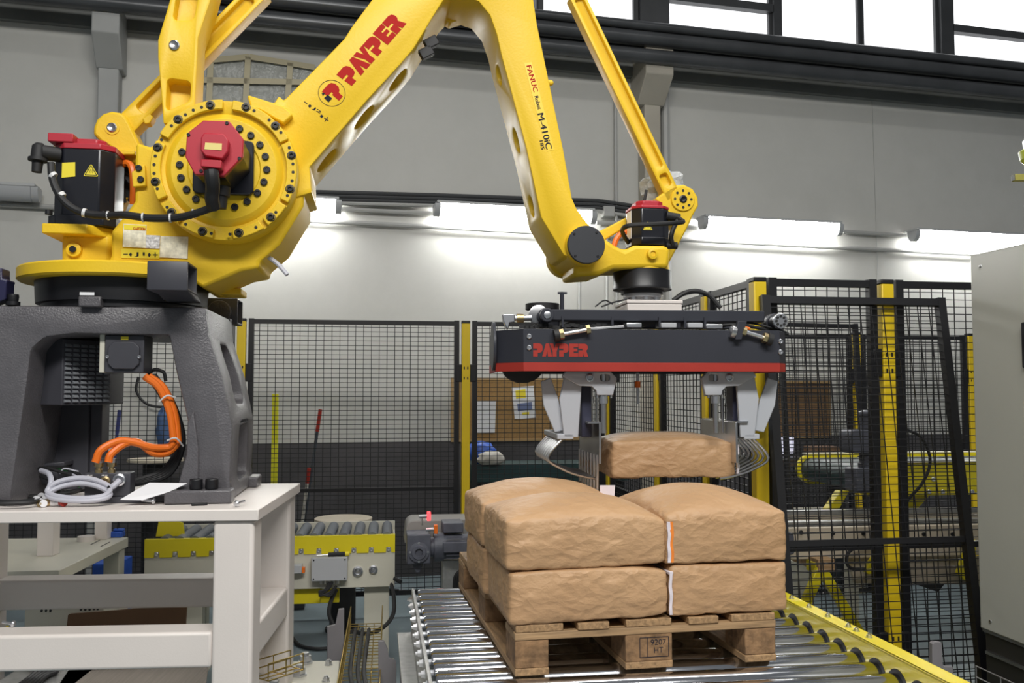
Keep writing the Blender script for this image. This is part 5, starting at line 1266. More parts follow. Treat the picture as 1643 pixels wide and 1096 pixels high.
# things lying on the table
def on_table(u, v): return TF.gnd(u, v, ZTAB)
q = on_table(240, 793)
pp_ = [on_table(u, v) for u, v in ((193, 804), (226, 806), (292, 785), (300, 776), (240, 777), (220, 785))]
mb = MB(TF); vs = [tuple(TF.I @ (RF.M @ RF.pix(u, v, d))) for u, v, d in ((193, 802, -.345), (228, 803, -.345), (272, 789, -.335), (300, 776, -.30), (240, 775, -.285), (220, 786, -.31))]; vs = [(x, y, max(z, ZTAB + .003)) for x, y, z in vs]
mb.add(vs + [(x, y, z + .0012) for x, y, z in vs], [(0, 1, 2, 3, 4, 5), (11, 10, 9, 8, 7, 6)] + [(i, (i + 1) % 6, 6 + (i + 1) % 6, 6 + i) for i in range(6)])
tag(mb.build('paper_sheet', M_WHITE, smooth=0), 'white paper sheet lying against the pedestal foot', 'paper')
# coil of grey cable with connectors
coil = thing('cable_coil', 'coiled grey cable with brass-tipped connectors on the stand', 'cable', TF, (on_table(125, 800).x, on_table(125, 800).y, ZTAB))
zc = ZTAB
def zpt(u, v, z): p = TF.gnd(u, v, z); return (p.x, p.y, p.z)
c0 = [(76, 788, -.31), (86, 777, -.30), (105, 770, -.29), (130, 767, -.285), (155, 771, -.29), (176, 782, -.30), (170, 794, -.33), (145, 799, -.345), (112, 799, -.345), (86, 795, -.33)]
mb = MB(RF); mb.tube([RF.pix(*q) for q in c0], 0.0085, 10, 8, closed=True); mb.build('coil_loop', M_GCAB, coil)
mb = MB(RF); mb.tube([RF.pix(u, 789 + (v - 783) * .9 if v > 785 else v + 9, d - .005) for u, v, d in c0], 0.0085, 10, 8, closed=True); mb.build('coil_loop', M_GCAB, coil)
mb = MB(RF); mb.tube([RF.pix(66, 755, -.2), RF.pix(78, 760, -.25), RF.pix(82, 772, -.29), RF.pix(77, 788, -.31)], 0.0085, 10); mb.build('coil_tail', M_GCAB, coil)
mb = MB(RF); mb.tube([RF.pix(174, 786, -.30), RF.pix(182, 780, -.30), RF.pix(192, 771, -.285)], 0.010, 10); mb.build('plug', M_GCAB, coil)
MB(RF).cyl(RF.pix(176, 785, -.302), RF.pix(179, 782, -.302), .0115, n=10).build('cable_tie', M_BLK, coil)
yc = thing('push_in_fitting', 'white push-in air fittings with red ring at the stand edge', 'fitting', TF, zpt(75, 806, ZTAB + .001))
for a, b, m in (((58, 801), (70, 808), M_WHITE), ((66, 796), (78, 804), M_WHITE), ((62, 808), (80, 806), M_BRASS), ((80, 806), (90, 806), M_WHITE), ((90, 806), (98, 806), M_ZINC), ((98, 806), (103, 807), M_REDS)):
    A = Vector(zpt(*a, ZTAB + .013)); B = Vector(zpt(*b, ZTAB + .013)); MB(TF).cyl(A, B, .0115, n=14).build('fitting_body', m, yc)
for i, pts in enumerate(([(-30, 798), (30, 797), (70, 796), (110, 790), (140, 782)], [(-30, 803), (20, 806), (50, 803), (80, 797)], [(-30, 808), (10, 808), (50, 806), (66, 802)])):
    mb = MB(TF); mb.tube([zpt(u, v, ZTAB + .010 + .004 * i) for u, v in pts], .0075, 8); tag(mb.build('lead', M_BLKM), ('rear', 'middle', 'front')[i] + ' black lead running off the stand at left', 'cable', 'black leads on the stand')
def loose_screw(fr, p, ang, lab, s=1.0):
    root = thing('loose_screw', lab, 'screw', fr, p, 'loose screws')
    d = Vector((math.cos(rad(ang)), math.sin(rad(ang)), 0.12)).normalized(); P0 = Vector(p) + Vector((0, 0, .012 * s))
    MB(fr).cyl(P0, P0 + d * .034 * s, .0045 * s, n=10).build('shank', M_ZINC, root)
    MB(fr).lathe(P0, P0 - d, [(0, .0105 * s), (.003 * s, .0105 * s), (.008 * s, .007 * s)], 12).build('head', M_ZINC, root)
loose_screw(TF, zpt(245, 810, ZTAB), 190, 'loose screw on the stand left of the pedestal foot')
loose_screw(TF, zpt(380, 814, ZTAB), 60, 'loose screw on the stand near its right corner')
pst = TF.gnd(20, 1007, .75); loose_screw(TF, (pst.x, pst.y, .75), 170, 'loose screw on the front stretcher of the stand')
mb = MB(TF); a = zpt(307, 812, ZTAB); b = zpt(333, 811, ZTAB); mb.bar((a[0], a[1], a[2] + .005), (b[0], b[1], b[2] + .005), .010, .009)
tag(mb.build('hex_key', M_BLK, bevel=.002), 'small black rod lying before the pedestal foot', 'tool')
# base plate with anchors at the bottom left
hexbolt(TF, *[*TF.gnd(480, 1084, ZP)][:2], ZP, .026, 'chrome floor anchor nut nearest the stand leg')
hexbolt(TF, *[*TF.gnd(490, 1064, ZP)][:2], ZP, .026, 'chrome floor anchor nut behind the stand leg')
hexbolt(TF, *[*TF.gnd(523, 1094, ZP)][:2], ZP, .014, 'small anchor bolt at the front of the base plate')
hexbolt(TF, *[*TF.gnd(527, 1067, ZP)][:2], ZP, .014, 'small anchor bolt at the rear of the base plate')
# wire baskets (cable trays)
def wire_tray(fr, A, B, w, h, lab, m, nm='cable_tray', step=.05, r=.0025, cols=4):
    A, B = Vector(A), Vector(B); d = (B - A); L = d.length; d.normalize(); sd = d.cross(Vector((0, 0, 1))).normalized()
    root = thing(nm, lab, 'cable tray', fr, A)
    sec = [(-w / 2, h), (-w / 2, h * .5), (-w / 2, 0)] + [(-w / 2 + w * i / cols, 0) for i in range(1, cols)] + [(w / 2, 0), (w / 2, h * .5), (w / 2, h)]
    for x, z in sec: MB(fr).cyl(A + sd * x + Vector((0, 0, z)), B + sd * x + Vector((0, 0, z)), r, n=6).build('long_wire', m, root)
    n = int(L / step)
    for i in range(n + 1):
        c = A + d * (L * i / n)
        MB(fr).tube([c + sd * x + Vector((0, 0, z)) for x, z in ((-w / 2, h), (-w / 2, 0), (w / 2, 0), (w / 2, h))], r, 6, 0).build('cross_wire', m, root)
    return root
a = CF.gnd(576, 1096, .32); b = CF.gnd(580, 1003, .32)
wire_tray(CF, (a.x, a.y - .35, .30), (a.x + .02, b.y + .1, .30), .16, .09, 'wire cable tray running between the two conveyors', M_GOLD)
for i, (du, col) in enumerate(((-8, 'left'), (4, 'middle'), (14, 'right'))):
    mb = MB(CF); mb.tube([CF.gnd(574 + du, 1105, .33), CF.gnd(570 + du, 1075, .33), CF.gnd(574 + du, 1040, .335), CF.gnd(578 + du, 1010, .34)], .009, 8)
    tag(mb.build('tray_cable', M_BLKM), col + ' black cable lying in the wire tray', 'cable', 'cables in the wire tray')
a = TF.gnd(420, 1090, .46); b = TF.gnd(476, 1072, .46)
t2 = wire_tray(TF, (a.x, a.y, .46), (b.x, b.y, .46), .07, .06, 'short brass-coloured wire tray beside the stand leg', M_GOLD, step=.07, cols=2)
MB(TF).box(a.x + .03, a.x + .06, a.y - .015, a.y + .015, ZP, .458).build('tray_post', M_GALV, t2, .002)
# grey bent sheet brackets on the floor
def bracket(px, lab, t=.012, z0=0.0):
    return px
def sheet(fr, px, d, t, lab, m=None, nm='sheet_bracket'):
    pts = fr.poly(px, d); root = thing(nm, lab, 'bracket', fr, (pts[0][0], d, 0))
    zmin = min(z for _, z in pts); 
    MB(fr).prism(pts, 'y', d, d + t).build('upright', m or M_DGREYB, root, .002)
    xs_ = [x for x, z in pts if z < zmin + .12]
    MB(fr).box(min(xs_), max(xs_), d, d + .12, 0, .008).build('foot', m or M_DGREYB, root, .002)
    if zmin > .01: MB(fr).box(min(xs_), max(xs_), d, d + t, 0, zmin + .01).build('upright', m or M_DGREYB, root, .002)
    return root
M_DGREYB = mat('grey_bent_sheet', (0.19, 0.18, 0.19), 0.5, 0, 0.08, 6)
sheet(CF, [(525, 1006), (538, 1003), (543, 978), (552, 977), (552, 1062), (525, 1062)], 4.15, .02, 'grey bent bracket left of the wire tray')
sheet(CF, [(607, 1029), (616, 1029), (622, 1042), (624, 1056), (636, 1062), (636, 1110), (607, 1110)], 3.7, .02, 'grey bent bracket right of the wire tray')
sheet(CF, [(642, 1064), (659, 1062), (662, 1110), (642, 1110)], 3.5, .02, 'grey bracket beside the chrome conveyor')
# ================================================================== small roller conveyor behind the stand
SF = Frame(*(WORLD.pix(634, 860, 4.95)[0:2]), 0, 7.5)
zt_ = SF.sz(634, 858, 0)[1]
zb_ = SF.sz(634, 941, 0)[1]
Ls = 1.30
small = thing('transfer_conveyor', 'small cream conveyor with grey rollers and yellow edge behind the stand', 'conveyor', SF, (-Ls / 2, .22, 0))
zy = SF.sz(634, 886, 0)[1]
MB(SF).box(-Ls, 0, 0, .012, zb_, zt_ - .002).build('front_beam', M_CREAM2, small, 0.002)
MB(SF).box(-Ls, 0, .46, .472, zb_, zt_ + .01).build('rear_beam', M_CREAM2, small, 0.002)
MB(SF).box(-.012, 0, .012, .46, zb_, zt_ - .04).build('end_plate', M_CREAM2, small, 0.002)
tooth = []
x = -Ls
kpx = SF.scale(560, 870, 0)
cpts = [(-Ls, zt_), (0, zt_), (0, zy)]
n = 14
for i in range(n):
    xc = -(.035 + i * .0925)
    cpts += [(xc + .014, zy), (xc + .012, zy + .03), (xc - .012, zy + .03), (xc - .014, zy)]
cpts += [(-Ls, zy)]
MB(SF).prism(cpts, 'y', -.006, 0).build('yellow_edge_strip', M_CYEL, small, 0.001)
MB(SF).box(-Ls, 0, -.006, .03, zt_ - .002, zt_ + .001).build('edge_lip', M_CYEL, small, smooth=0)
hb = bolt_mesh(0.011)
place(hb, M_ZINC, 'edge_bolt', small, [(-(.035 + i * .0925), -.004, zy + .018) for i in range(n)], SF)
rmesh2 = MB().lathe((0, .02, 0), (0, .455, 0), [(0, .02), (.0, .029), (.43, .029), (.43, .02)], 16).mesh('roller')
place(rmesh2, M_ROLG, 'grey_roller', small, [(-.045 - i * .0775, 0, zt_ - .016) for i in range(16)], SF)
for i in range(18): pass
for x in (-.165, -1.15):
    MB(SF).box(x - .0, x + .135, .06, .14, .012, zb_ + .01).build('leg', M_CREAM2, small, 0.003)
    MB(SF).box(x - .03, x + .165, .02, .18, 0, .012).build('foot_plate', M_CREAM2, small, 0.002)
    MB(SF).box(x, x + .1, .36, .44, 0.0, zb_ + .01).build('leg', M_CREAM2, small, 0.003)
MB(SF).box(-.62, -.40, .05, .12, zb_ - .09, zb_ - .0).build('yellow_motor_guard', M_CYEL, small, 0.003)
MB(SF).box(-Ls, -.30, .1, .14, zb_ - .10, zb_ - .03).build('lower_yellow_rail', M_CYEL, small, 0.003)
g = MB(SF).prism([(-1.27, zt_ + .0), (-1.12, zt_ + .0), (-1.13, zt_ + .07), (-1.22, zt_ + .10), (-1.255, zt_ + .09)], 'y', .10, .108).build('side_guide', M_CYEL, small, 0.001)
# control box on the beam
a = SF.pix(500, 895, -.05); b = SF.pix(557, 931, -.05)
cbx = MB(SF).box(a.x, b.x, -.06, -.006, b.z, a.z).build('control_box', M_LGREY, small, 0.003, label='grey control box on the conveyor beam')
place(bolt_mesh(.004), M_SLOT, 'box_screw', cbx, [(x, -.06, z) for x in (a.x + .012, b.x - .012) for z in (b.z + .012, a.z - .012)], SF)
for i in range(5): MB(SF).cyl((b.x - .05 - i * .022, -.035, b.z), (b.x - .05 - i * .022, -.035, b.z - .02), .008, n=8).build('cable_gland', M_ZINC, cbx)
for u, v, r in ((574, 917, 8.5), (599, 914, 7)):
    p = SF.pix(u, v, -.006); k = r * SF.scale(u, v, 0)
    MB(SF).lathe((p.x, 0, p.z), (p.x, -.05, p.z), [(0, k), (.010, k), (.012, k * .7), (.006, k * .6), (.014, k * .3), (.018, k * .25)], 20).build('bearing', M_ZINC, small)
mb = MB(SF)
for k in range(3): mb.tube_px([(528 + 3 * k, 934, -.04), (522 + 2 * k, 946, -.05), (512, 950 + 3 * k, -.05), (530, 956 - k * 3, -.05), (540, 940, -.05)], .006)
mb.build('looped_cable', M_BLKM, small)
MB(SF).cyl(SF.pix(633, 928, -.02), SF.pix(643, 934, -.05), .012, n=10).build('cable_stub', M_BLKM, small)
# screwdriver on the control box
sd = thing('screwdriver', 'screwdriver with yellow and black handle on the control box', 'screwdriver', SF, (a.x + .05, -.03, a.z))
MB(SF).cyl((b.x - .01, -.035, a.z + .014), (b.x - .10, -.035, a.z + .012), .011, n=10).build('handle', M_BLK, sd)
MB(SF).cyl((b.x + .01, -.035, a.z + .014), (b.x - .012, -.035, a.z + .014), .012, n=10).build('handle_end', M_LABEL, sd)
MB(SF).cyl((b.x - .10, -.035, a.z + .012), (b.x - .16, -.035, a.z + .008), .0035, n=8).build('blade', M_STEEL, sd)
# photo sensor at left
sn = MB(SF); q = SF.pix(475, 914, -.05); so_ = thing('photo_sensor', 'grey sensor with orange plug on the small conveyor', 'sensor', SF, (q.x, -.05, q.z - .03))
MB(SF).box(q.x - .03, q.x + .03, -.06, -.006, q.z - .02, q.z + .025).build('sensor_body', M_LGREY, so_, .003)
MB(SF).box(q.x + .03, q.x + .045, -.05, -.02, q.z - .02, q.z + .01).build('orange_plug', M_ORANGE, so_, .002)
# hanging cables
for i, (pts, lab) in enumerate((([(540, 945, 0.0), (531, 965, -.02), (528, 985, -.04), (535, 1003, -.05)], 'black cable looping down from the control box'),
    ([(627, 932, 0.02), (632, 960, -.05), (631, 985, -.1), (617, 1005, -.2), (592, 1017, -.35), (565, 1013, -.5)], 'black cable hanging from the conveyor end into the tray'),
    ([(465, 1018, -.2), (480, 1035, -.3), (505, 1041, -.35), (530, 1040, -.4)], 'black cable on the floor beside the stand'),
    ([(466, 945, .05), (500, 938, 0.03), (545, 934, .02)], 'black cable clipped under the conveyor beam'),
    ([(548, 934, .3), (600, 945, .3), (640, 947, .3)], 'black cable strung behind the conveyor leg'))):
    mb = MB(SF); mb.tube_px(pts, .011 if i in (1, 0) else .007) if i != 2 else mb.tube([SF.gnd(u, v, .012) for u, v, _ in pts], .011); tag(mb.build('hanging_cable', M_BLKM), lab, 'cable', 'hanging black cables')
# ================================================================== gear motor beside the chrome conveyor
MFm = Frame(*(WORLD.pix(690, 880, 4.6)[0:2]), 0, 8.55)
gm = thing('gear_motor', 'dark grey gear motor left of the bag stack', 'gear motor', MFm, (0, .1, MFm.sz(690, 940, 0)[1]))
def mp(u, v, d=0): return MFm.pix(u, v, d)
a, b = mp(653, 858), mp(691, 905)
gb = MB(MFm).box(a.x, b.x, 0, .16, b.z, a.z).build('gearbox', M_GMOT, gm, .006)
p = mp(672, 886); MB(MFm).lathe((p.x, 0.0, p.z), (p.x, -.1, p.z), [(0, .05), (.012, .05), (.014, .038), (.02, .034), (.02, .02), (.005, .018)], 24).build('output_flange', M_GMOT, gb)
place(bolt_mesh(.006), M_ZINC, 'flange_bolt', gb, [(p.x + .045 * math.cos(rad(a_)), -.01, p.z + .045 * math.sin(rad(a_))) for a_ in (0, 90, 180, 270)], MFm)
MB(MFm).prism(MFm.poly([(661, 905), (679, 905), (673, 919), (667, 919)], .05), 'y', .05, .07).build('torque_lug', M_GMOT, gb, .003)
q = mp(698, 882); MB(MFm).lathe((b.x, .08, q.z), (b.x + 1, .08, q.z), [(0, .05), (.02, .05), (.02, .072), (.07, .072), (.07, .062), (.30, .062), (.30, .066), (.36, .06)], 24).build('motor_body', M_GMOT, gm)
for i in range(7):
    zz = q.z - .05 + i * .017
    MB(MFm).box(b.x + .08, b.x + .29, .005, .02, zz, zz + .004).build('cooling_fin', M_GMOT, gm, smooth=0)
a2, b2 = mp(711, 870), mp(740, 886); MB(MFm).box(a2.x, b2.x + .1, -.01, .03, b2.z, a2.z).build('terminal_box', M_GMOT, gm, .004)
gd = MB(MFm); gd.prism(round_poly(MFm.poly([(649, 872), (652, 842), (660, 835), (760, 833), (760, 858), (700, 862), (655, 872)], .18), .02), 'y', .18, .40)
gd.build('belt_guard', mat('guard_beige_grey', (0.26, 0.25, 0.235), 0.5), gm, .006)
MB(MFm).box(mp(712, 840).x, mp(745, 840).x, .05, .2, mp(712, 858).z, mp(712, 842).z).build('motor_base', M_GMOT, gm, .004)
for i, (u, v, m, lab) in enumerate(((687, 828, mat('red_sensor_led', (1.0, 0.05, 0.06), 0.4, emit=2.5), 'sensor with glowing red lens above the gear motor'), (698, 849, M_ORANGE, 'sensor with orange lens on the gear motor'))):
    p = mp(u, v, .02); ro = thing('optical_sensor', lab, 'sensor', MFm, (p.x, .02, p.z - .03))
    MB(MFm).box(p.x - .006, p.x + .012, .0, .03, p.z - .022, p.z + .022).build('lens', m, ro, .002)
    MB(MFm).cyl((p.x - .045, .015, p.z - .002), (p.x - .006, .015, p.z), .009, n=10).build('sensor_barrel', M_ZINC, ro)
    MB(MFm).cyl((p.x - .03, .015, p.z - .045), (p.x - .03, .015, p.z), .004, n=8).build('stem', M_ZINC, ro)
mb = MB(MFm); x = mp(722, 930); MB(MFm).box(x.x - .03, x.x + .06, .1, .2, 0, mp(722, 905).z).build('support_leg', M_GALV, gm, .003)
for k in range(4):
    mb = MB(MFm); mb.tube_px([(728 + 3 * k, 948, .1), (730 + 4 * k, 925 - 2 * k, .1), (742 + 3 * k, 914 + k, .1), (756, 920 + 3 * k, .1), (764, 946, .1)], .007)
    tag(mb.build('cable_loop', M_BLKM), ('outermost', 'second', 'third', 'innermost')[k] + ' black cable loop below the gear motor', 'cable', 'cable loops')
# ================================================================== machine cabinet at right
KF = Frame(*(WORLD.pix(1564, 700, 3.45)[0:2]), 0, 8.55)
M_CABP = mat('cabinet_grey_paint', (0.44, 0.44, 0.39), 0.28, 0.0, 0.04, 2, 0.04, 300)
M_CABD = mat('black_plinth', (0.022, 0.021, 0.018), 0.45)
kz1 = KF.pix(1562, 410, 0).z; kz0 = KF.pix(1570, 1008, 0).z
cab = thing('machine_cabinet', 'grey sheet metal cabinet on black plinth at right edge', 'cabinet', KF, (.4, -.6, 0))
MB(KF).box(0, .9, -1.6, 0, kz0, kz1).build('body', M_CABP, cab, .006)
MB(KF).box(.012, .9, -1.6, -.012, 0, kz0).build('plinth', M_CABD, cab, .004)
MB(KF).box(.006, .016, -1.6, -.006, kz0 - .010, kz0 - .001).build('sill_strip', M_STEEL, cab, smooth=0)
zr = KF.pix(1583, 1050, -.05).z
MB(KF).box(.004, .014, -1.58, -.02, zr - .006, zr + .004).build('plinth_groove', M_STEEL, cab, smooth=0)
rv = MB().lathe((0, 0, 0), (-1, 0, 0), [(0, .007), (.003, .006), (.004, .003)], 10).mesh('rivet')
place(rv, M_STEEL, 'rivet', cab, [(0, -.06, kz1 - .05), (0, -.06, kz0 + .04)], KF)
p = KF.gnd(1640, 540, 0)
zz = EYE + .18
MB(KF).box(-.012, 0, -.36, -.28, zz - .10, zz + .06).build('door_handle', M_BLK, cab, .004)
q = KF.pix(1641, 1052, 0); MB(KF).box(.008, .0118, -.42, -.335, kz0 - .15, kz0 - .03).build('rating_plate', M_WHITE, cab, smooth=0)
# beacon and arm at the right edge above the cabinet
bq = WORLD.pix(1643, 245, 3.3)
bea = thing('signal_lamp', 'yellow green signal lamp cut off by the right edge', 'lamp', WORLD, (bq.x + .03, 3.3, bq.z - .05))
MB().lathe((bq.x + .04, 3.3, bq.z - .045), (bq.x + .04, 3.3, 9), [(0, .03), (.02, .05), (.05, .055), (.06, .04)], 20).build('lens', mat('lime_lens', (0.45, 0.5, 0.05), 0.2), bea)
MB().lathe((bq.x + .04, 3.3, bq.z + .015), (bq.x + .04, 3.3, 9), [(0, .035), (.03, .04), (.06, .02)], 20).build('socket', M_STEEL, bea)
MB().box(bq.x + .035, bq.x + .045, 3.295, 3.305, kz1, bq.z - .04).build('stem', M_STEEL, bea)
aq = WORLD.pix(1629, 284, 3.3)
ar = thing('mast_arm', 'short olive square bar cut off by the right edge', 'bar', WORLD, (aq.x, 3.3, aq.z))
MB().box(aq.x, aq.x + .6, 3.3, 3.33, aq.z - .012, aq.z + .012).build('tube', mat('olive_paint', (0.30, 0.27, 0.06), 0.4), ar, .002)
MB().box(aq.x + .5, aq.x + .54, 3.3, 3.33, kz1, aq.z).build('upright', M_CABP, ar, .002)
MB().box(aq.x - .001, aq.x + .004, 3.302, 3.328, aq.z - .010, aq.z + .010).build('end_plug', M_BLK, ar)
# cable tray with brackets right of the chrome conveyor
a = CF.gnd(1500, 1085, .42); 
wt = wire_tray(CF, (2.08, 2.45, .40), (2.08, 3.12, .40), .26, .08, 'dark wire cable tray at the cabinet foot', M_GALV, step=.12)
tx = 2.08
for i in range(4):
    mb = MB(CF); mb.tube([(tx - .09 + i * .05, 2.42, .419), (tx - .06 + i * .04, 2.65, .419), (tx - .09 + i * .055, 2.85, .422 + .02 * (i % 2)), (tx - .06 + i * .04, 3.10, .419)], .014, 8)
    tag(mb.build('tray_cable', M_BLKM), ('first', 'second', 'third', 'fourth')[i] + ' black cable from the left in the tray at the cabinet foot', 'cable', 'cables at the cabinet foot')
for x, y in ((tx, 2.52), (tx, 3.05)): 
    MB(CF).box(x - .02, x + .02, y - .02, y + .02, 0, .398).build('tray_leg', M_GALV, wt, .002)
sheet(CF, [(1496, 1033), (1500, 1030), (1511, 1031), (1513, 1066), (1515, 1070), (1529, 1070), (1531, 1110), (1496, 1110)], 2.95, .02, 'grey bent bracket at the end of the yellow rail')
# ================================================================== infeed belt conveyor behind the right fence
BF = Frame(*(WORLD.pix(1370, 760, 4.75)[0:2]), 0, 8.55)     # origin: near corner of the belt end
bz = lambda v, u=1480: BF.pix(u, v, 0).z
inf = thing('belt_conveyor', 'yellow belt conveyor with dark green belt behind the right fence', 'conveyor', BF, (.8, .3, 0))
zt1, zt0 = bz(741), bz(794)
Lb = 2.4; Wb = .62; rr = (zt1 - zt0) / 2; zc1 = (zt1 + zt0) / 2
def rail_poly(): return [(rr * .9 + rr * math.cos(a) * 1.0, zc1 + rr * math.sin(a)) for a in [math.pi / 2 + math.pi * k / 12 for k in range(13)]] + [(Lb, zt0), (Lb, zt1)]
MB(BF).prism(rail_poly(), 'y', -.03, 0).build('side_rail', M_CYEL, inf, .003)
MB(BF).prism(rail_poly(), 'y', Wb, Wb + .03).build('side_rail', M_CYEL, inf, .003)
for y in (-.05, Wb + .01): MB(BF).box(.05, Lb, y, y + .05, zt1, zt1 + .006).build('rail_cap', M_CREAM2, inf, smooth=0)
MB(BF).prism([(rr * .9 + (rr - .02) * math.cos(a), zc1 + (rr - .02) * math.sin(a)) for a in [math.pi / 2 + math.pi * k / 12 for k in range(13)]] + [(Lb, zc1 - rr + .02), (Lb, zc1 + rr - .02)], 'y', .002, Wb - .002).build('belt', mat('dark_green_belt', (0.012, 0.035, 0.036), 0.45), inf)
place(bolt_mesh(.012), M_ZINC, 'rail_bolt', inf, [BF.pix(u, v, -.03) for u, v in ((1497, 769), (1512, 789), (1535, 789), (1559, 789), (1490, 789))], BF)
for px in ([(1349, 788), (1363, 788), (1343, 824), (1323, 826)], [(1452, 795), (1492, 795), (1474, 815), (1444, 868)]):
    MB(BF).prism(BF.poly(px, .02), 'y', .02, .08).build('brace', M_CYEL, inf, .003)
for x in (.19, 2.2): 
    for y in ((.05,) if x < 1 else (.05, Wb - .1)): MB(BF).box(x, x + .07, y, y + .05, 0, zt0 + .01).build('leg', M_CYEL, inf, .003)
# its drive
gm2 = thing('gear_motor', 'tall grey gear motor on the yellow belt conveyor', 'gear motor', BF, (.1, -.1, BF.pix(1395, 790, -.1).z))
a, b = BF.pix(1372, 752, -.14), BF.pix(1411, 790, -.14)
MB(BF).box(a.x, b.x, -.14, -.03, b.z, a.z).build('gearbox', M_GMOT, gm2, .01)
a, b = BF.pix(1364, 690, -.14), BF.pix(1402, 728, -.14)
MB(BF).prism(round_poly([(a.x, b.z), (b.x, b.z), (b.x, a.z), (a.x, a.z)], .03), 'y', -.14, -.02).build('motor_body', M_GMOT, gm2, .006)
a2, b2 = BF.pix(1384, 658, -.1), BF.pix(1408, 756, -.1)
MB(BF).lathe(((a2.x + b2.x) / 2, -.08, b2.z), ((a2.x + b2.x) / 2, -.08, 9), [(0, .05), (.04, .052), (.042, .044), (a2.z - b2.z - .03, .044), (a2.z - b2.z - .028, .05), (a2.z - b2.z - .01, .048), (a2.z - b2.z, .02)], 20).build('motor_column', M_GMOT, gm2)
for i in range(5):
    z_ = b2.z + .07 + i * .03
    MB(BF).lathe(((a2.x + b2.x) / 2, -.08, z_), ((a2.x + b2.x) / 2, -.08, 9), [(0, .052), (.006, .052)], 20).build('cooling_fin', M_GMOT, gm2)
mb = MB(BF); mb.tube_px([(1450, 688, -.12), (1476, 700, -.12), (1490, 725, -.12), (1491, 750, -.1), (1478, 778, -.1), (1455, 805, -.08), (1445, 835, -.05)], .008)
tag(mb.build('motor_lead', M_BLKM), 'black lead arching from the tall gear motor over the yellow rail', 'cable')
# lower timber-coloured conveyor bed with bolts
LF = Frame(*(WORLD.pix(1266, 870, 4.25)[0:2]), 0, 7.0)
lz = lambda v: LF.pix(1400, v, 0).z
M_BED = mat('beige_bed_paint', (0.52, 0.45, 0.35), 0.55, 0, 0.08, 4)
bed = thing('chain_conveyor', 'beige side beam conveyor with bolt row behind the right fence', 'conveyor', LF, (.9, .2, 0))
Lq = 1.75
MB(LF).box(.0, Lq, 0, .03, lz(872), lz(845)).build('upper_beam', M_BED, bed, .003)
MB(LF).box(.0, Lq, .01, .05, lz(880), lz(872)).build('dark_slot', M_BLKM, bed, smooth=0)
MB(LF).box(.0, Lq, 0, .03, lz(895), lz(880)).build('lower_beam', M_BED, bed, .003)
MB(LF).box(.0, Lq, .45, .48, lz(895), lz(845)).build('rear_beam', M_BED, bed, .003)
MB(LF).prism(LF.poly([(1358, 893), (1600, 893), (1600, 930), (1560, 938), (1372, 936)], .05), 'y', .05, .07).build('apron_plate', M_BED, bed, .002)
for v in (835, 842): MB(LF).box(0, Lq, .08 if v == 842 else .3, .12 if v == 842 else .34, lz(v + 5), lz(v - 3)).build('slide_rail', M_GALV, bed, .003)
place(bolt_mesh(.010), M_BLK, 'beam_bolt', bed, [LF.pix(u, v, 0) for u, v in ((1285, 854), (1336, 855), (1385, 856), (1482, 857), (1528, 857), (1336, 868))], LF)
MB(LF).prism(round_poly(LF.poly([(1252, 856), (1274, 854), (1276, 890), (1252, 892)], -.05), .02), 'y', -.05, .0).build('end_bumper', M_GMOT, bed, .004)
for x in (.50, 1.45):
    for y in (.02, .42): MB(LF).box(x, x + .06, y, y + .05, 0, lz(893)).build('leg', M_CREAM2, bed, .003)
for px, lab in (([(1388, 918), (1398, 900), (1412, 880), (1414, 892), (1402, 920), (1394, 922)], 1), ([(1538, 920), (1552, 880), (1566, 866), (1568, 934), (1550, 934)], 2)):
    MB(LF).prism(LF.poly(px, -.03), 'y', -.03, .0).build('yellow_bracket', M_CYEL, bed, .003)
mb = MB(LF); mb.tube_px([(1410, 880, -.03), (1385, 877, -.04), (1364, 884, -.05), (1358, 900, -.05), (1366, 912, -.05), (1388, 913, -.04)], .008); tag(mb.build('cable_loop', M_BLKM), 'black cable loop on the beige conveyor beam', 'cable')
MB(LF).prism(LF.poly([(1470, 938), (1505, 950), (1515, 938)], -.02), 'y', -.02, .02).build('plastic_rag', M_BLKM, bed)
# yellow trestle
tr = thing('trestle', 'yellow A-frame trestle under the beige conveyor', 'trestle', LF, (LF.pix(1320, 910, -.08).x, -.08, 0))
def tbar(a, b, nm, w=.045, d=-.08):
    A, B = LF.pix(*a, d), LF.pix(*b, d); MB(LF).bar(A, B, w, .03, (0, 1, 0)).build(nm, M_CYEL, tr, .003)
A = LF.pix(1317, 912, -.08); z1_ = A.z
def foot(u, v): 
    B = LF.pix(u, v, -.08); t = A.z / (A.z - B.z); return A + (B - A) * t
for u, v in ((1285, 984), (1386, 1028)):
    F_ = foot(u, v); MB(LF).bar(A, F_, .045, .03, (0, 1, 0)).build('leg', M_CYEL, tr, .003)
tbar((1308, 998), (1355, 996), 'tie_bar', .03)
A2 = A + Vector((0, .1, 0))
MB(LF).bar(A, A2, .05, .05).build('top_bar', M_CYEL, tr, .003)
a = LF.pix(1300, 893, -.02); b = LF.pix(1327, 912, -.02)
wb = MB(LF).box(a.x, b.x, -.10, .38, b.z, a.z).build('timber_packer', M_WOODX, None, .003); tag(wb, 'short timber packer on top of the yellow trestle', 'timber')
